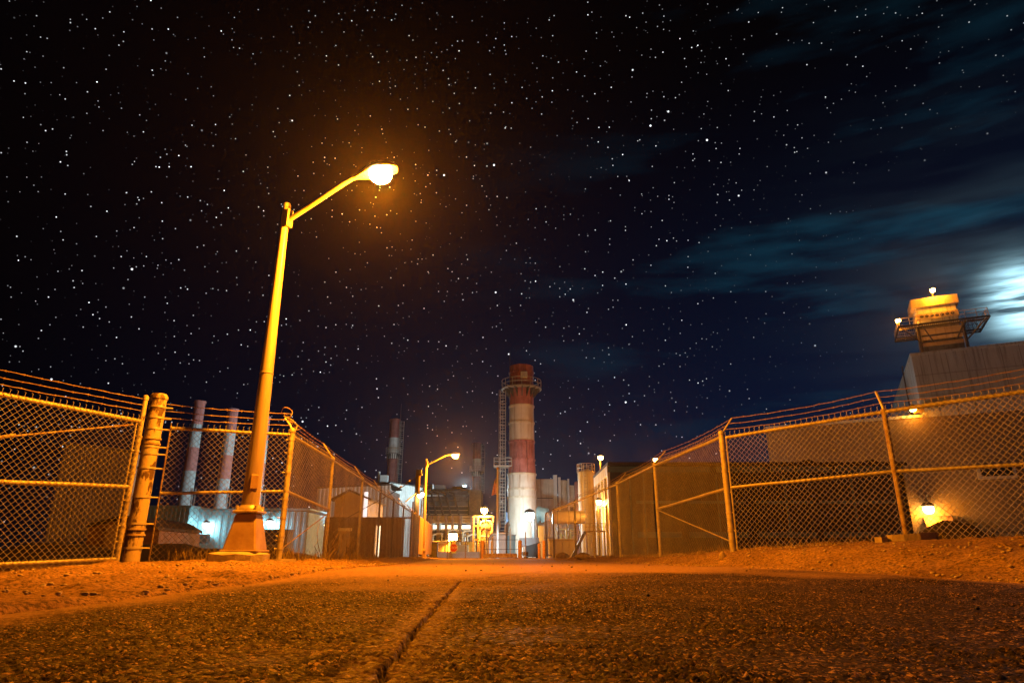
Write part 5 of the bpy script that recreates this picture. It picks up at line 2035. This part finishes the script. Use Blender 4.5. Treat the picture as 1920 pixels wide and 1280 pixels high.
lpt = Vector((cxq, Yq_, z_p + 1.6)) - back * 3.5 - dirv * 2.6

# ------------------------------------------------------------------ small things behind the right front fence
t = thing('wire_fence', 'low dark wire fence in front of the grey building at the right edge', 'fence', (13, 20, 0))
pts = [Vector((xat(px_, 1020, 20), 20, 0)) for px_ in (1740, 1800, 1866, 1925, 1990)]
for p in pts:
    MB().tube([(p.x, p.y, 0), (p.x, p.y, zat(994, 20))], .035, 6).build('post', M['dark_steel'], t)
for y_ in (996, 1016):
    MB().tube([(p.x, p.y, zat(y_, 20)) for p in pts], .014, 5).build('wire', M['dark_steel'], t)


def mound():
    c = Vector((xat(1790, 1020, 15), 15, 0))
    n, m = 36, 10
    vs = [(c.x, c.y, .98)]
    for j in range(1, m + 1):
        r = j / m
        for i in range(n):
            a = 2 * PI * i / n
            hgt = .98 * (1 - r ** 1.7) + (random.random() - .5) * .10 * (1 - r)
            vs.append((c.x + 1.45 * r * math.cos(a) * (1 + .06 * math.sin(3 * a)), c.y + 1.3 * r * math.sin(a), hgt))
    fs = [(0, 1 + i, 1 + (i + 1) % n) for i in range(n)]
    for j in range(m - 1):
        for i in range(n):
            k = (i + 1) % n
            fs.append((1 + j * n + i, 1 + (j + 1) * n + i, 1 + (j + 1) * n + k, 1 + j * n + k))
    solid('soil_heap', 'dark soil heap behind the rusty right fence post', 'soil heap', MB().add(vs, fs), M['bank'], (c.x, c.y, .1), None, True)


mound()
#@@PLANT-END

# ------------------------------------------------------------------ world
def build_world():
    w = bpy.data.worlds.new('World')
    sc.world = w
    w.use_nodes = True
    nt = w.node_tree
    bg = nt.nodes['Background']
    tc = nt.nodes.new('ShaderNodeTexCoord')
    D = tc.outputs['Generated']
    nrm = nt.nodes.new('ShaderNodeVectorMath')
    nrm.operation = 'NORMALIZE'
    lk(nt, D, nrm.inputs[0])
    D = nrm.outputs[0]
    sp = nt.nodes.new('ShaderNodeSeparateXYZ')
    lk(nt, D, sp.inputs[0])
    x, y, z = sp.outputs
    az = mth(nt, 'ARCTAN2', x, y)
    el = mth(nt, 'ARCSINE', z)

    def dot(v):
        n = nt.nodes.new('ShaderNodeVectorMath')
        n.operation = 'DOT_PRODUCT'
        lk(nt, D, n.inputs[0])
        n.inputs[1].default_value = Vector(v).normalized()
        return n.outputs['Value']
    moon = Vector((ray(1918, 558)[0], ray(1918, 558)[1], ray(1918, 558)[2])).normalized()
    ang = mth(nt, 'ARCCOSINE', mth(nt, 'MINIMUM', dot(moon), .999999))
    # navy low on the right, black overhead and to the left
    lowf = mth(nt, 'SUBTRACT', 1.0, mth(nt, 'MULTIPLY', mth(nt, 'ABSOLUTE', el), 1.35), clamp=True)
    rightf = mth(nt, 'MULTIPLY_ADD', az, .62, .46, clamp=True)
    navy = mth(nt, 'MULTIPLY', mth(nt, 'POWER', lowf, 1.6), rightf)
    base = mixc(nt, navy, (.00045, .0004, .0009), (.0014, .0115, .050))
    # wind-drawn clouds
    ca, sa = math.cos(-.06), math.sin(-.06)
    cu = mth(nt, 'ADD', mth(nt, 'MULTIPLY', az, ca), mth(nt, 'MULTIPLY', el, sa))
    cv = mth(nt, 'SUBTRACT', mth(nt, 'MULTIPLY', el, ca), mth(nt, 'MULTIPLY', az, sa))
    cmb = nt.nodes.new('ShaderNodeCombineXYZ')
    lk(nt, mth(nt, 'MULTIPLY', cu, 2.1), cmb.inputs[0])
    lk(nt, mth(nt, 'MULTIPLY', cv, 11.0), cmb.inputs[1])
    cmb.inputs[2].default_value = 3.7
    cn = noise(nt, 1.0, cmb.outputs[0], 6, .55)
    cloud = ramp(nt, cn, [(.51, (0, 0, 0)), (.72, (1, 1, 1))])
    cb = nt.nodes.new('ShaderNodeRGBToBW')
    lk(nt, cloud, cb.inputs[0])
    cl = cb.outputs[0]
    reach = mth(nt, 'POWER', mth(nt, 'SUBTRACT', 1.0, mth(nt, 'DIVIDE', ang, .80), clamp=True), 1.5)
    elg = mth(nt, 'EXPONENT', mth(nt, 'MULTIPLY', mth(nt, 'POWER', mth(nt, 'DIVIDE', mth(nt, 'SUBTRACT', el, .37), .13), 2), -1))
    reach = mth(nt, 'MULTIPLY', reach, mth(nt, 'MULTIPLY_ADD', elg, .62, .40))
    clf = mth(nt, 'MULTIPLY', cl, reach)
    veil = mixc(nt, clf, base, (.008, .085, .145))
    # moon behind the cloud: streaky white glow
    cmb2 = nt.nodes.new('ShaderNodeCombineXYZ')
    lk(nt, mth(nt, 'MULTIPLY', cu, 3.0), cmb2.inputs[0])
    lk(nt, mth(nt, 'MULTIPLY', cv, 26.0), cmb2.inputs[1])
    cmb2.inputs[2].default_value = 1.2
    st = noise(nt, 1.0, cmb2.outputs[0], 5, .55)
    stf = mth(nt, 'MULTIPLY_ADD', st, 4.6, -1.85, clamp=True)
    g1_ = mth(nt, 'EXPONENT', mth(nt, 'MULTIPLY', mth(nt, 'POWER', mth(nt, 'DIVIDE', ang, .027), 2), -1))
    g2_ = mth(nt, 'EXPONENT', mth(nt, 'MULTIPLY', mth(nt, 'DIVIDE', ang, .062), -1))
    glow = mth(nt, 'MULTIPLY', mth(nt, 'ADD', mth(nt, 'MULTIPLY', g1_, 9.0), mth(nt, 'MULTIPLY', g2_, .16)), mth(nt, 'MULTIPLY_ADD', stf, .97, .03))

    def scaled(col, f):
        n = nt.nodes.new('ShaderNodeVectorMath')
        n.operation = 'SCALE'
        if isinstance(col, tuple):
            n.inputs[0].default_value = col
        else:
            lk(nt, col, n.inputs[0])
        lk(nt, f, n.inputs['Scale'])
        return n.outputs[0]

    def add(a, b):
        n = nt.nodes.new('ShaderNodeVectorMath')
        n.operation = 'ADD'
        lk(nt, a, n.inputs[0])
        lk(nt, b, n.inputs[1])
        return n.outputs[0]
    out = add(veil, scaled((.48, .86, 1.0), glow))
    # stars
    keep = mth(nt, 'SUBTRACT', 1.0, mth(nt, 'MULTIPLY', clf, 3.0), clamp=True)
    keep = mth(nt, 'MULTIPLY', keep, mth(nt, 'MULTIPLY_ADD', ang, 3.2, -.55, clamp=True))

    def stars(scale, r, seed, gain, powr):
        mp = nt.nodes.new('ShaderNodeMapping')
        mp.inputs['Location'].default_value = (seed, seed * 1.7, seed * .3)
        lk(nt, D, mp.inputs[0])
        v = nt.nodes.new('ShaderNodeTexVoronoi')
        v.inputs['Scale'].default_value = scale
        lk(nt, mp.outputs[0], v.inputs['Vector'])
        sep = nt.nodes.new('ShaderNodeSeparateColor')
        lk(nt, v.outputs['Color'], sep.inputs[0])
        disc = mth(nt, 'MULTIPLY', mth(nt, 'SUBTRACT', r, v.outputs['Distance']), 1.6 / r, clamp=True)
        b = mth(nt, 'MULTIPLY', mth(nt, 'POWER', sep.outputs[0], powr), gain)
        return mth(nt, 'MULTIPLY', disc, b)
    s_all = mth(nt, 'ADD', stars(88, .075, 3.1, 3.6, 4.5), mth(nt, 'ADD', stars(135, .125, 8.2, 1.7, 3.0), stars(40, .062, 5.7, 4.0, 4.0)))
    out = add(out, scaled((.92, .96, 1.0), mth(nt, 'MULTIPLY', s_all, keep)))
    lk(nt, out, bg.inputs['Color'])
    bg.inputs['Strength'].default_value = 1.0
    w.cycles.sampling_method = 'MANUAL'
    w.cycles.sample_map_resolution = 512
    # moonlight
    d = bpy.data.lights.new('moonlight', 'SUN')
    d.energy = .05
    d.color = (.55, .78, 1.0)
    d.angle = math.radians(2)
    o = bpy.data.objects.new('moonlight', d)
    COL.objects.link(o)
    o.rotation_euler = (-moon).to_track_quat('-Z', 'Y').to_euler()


build_world()


def build_haze():
    mb = MB().box((0, 400, 19.5), (5600, 5600, 43))  # haze volume added to put a glow round the lamps
    m = bpy.data.materials.new('thin night haze')
    m.use_nodes = True
    nt = m.node_tree
    for n in list(nt.nodes):
        if n.type == 'BSDF_PRINCIPLED':
            nt.nodes.remove(n)
    v = nt.nodes.new('ShaderNodeVolumePrincipled')
    v.inputs['Color'].default_value = (.93, .93, .95, 1)
    v.inputs['Density'].default_value = HAZE
    v.inputs['Anisotropy'].default_value = .87
    lk(nt, v.outputs[0], nt.nodes['Material Output'].inputs['Volume'])
    m.cycles.volume_sampling = 'EQUIANGULAR'
    m.cycles.homogeneous_volume = True
    o = mb.build('haze', m, None)
    tag(o, 'thin night haze added for a glow round the lamps', 'haze', kind='stuff')


HAZE = .00018
build_haze()

vs_ = sc.view_settings
sc.display_settings.display_device = 'sRGB'
vs_.view_transform = 'Standard'
vs_.look = 'None'
vs_.exposure = 0
vs_.gamma = 1
sc.render.engine = 'CYCLES'
cy = sc.cycles
cy.use_denoising = True
try:
    cy.denoiser = 'OPENIMAGEDENOISE'
    cy.denoising_input_passes = 'RGB_ALBEDO_NORMAL'
    cy.denoising_prefilter = 'ACCURATE'
except Exception:
    pass
cy.max_bounces = 5
cy.diffuse_bounces = 3
cy.glossy_bounces = 3
cy.transmission_bounces = 2
cy.volume_bounces = 0
cy.sample_clamp_indirect = 4
cy.use_adaptive_sampling = False
cy.caustics_reflective = False
cy.caustics_refractive = False
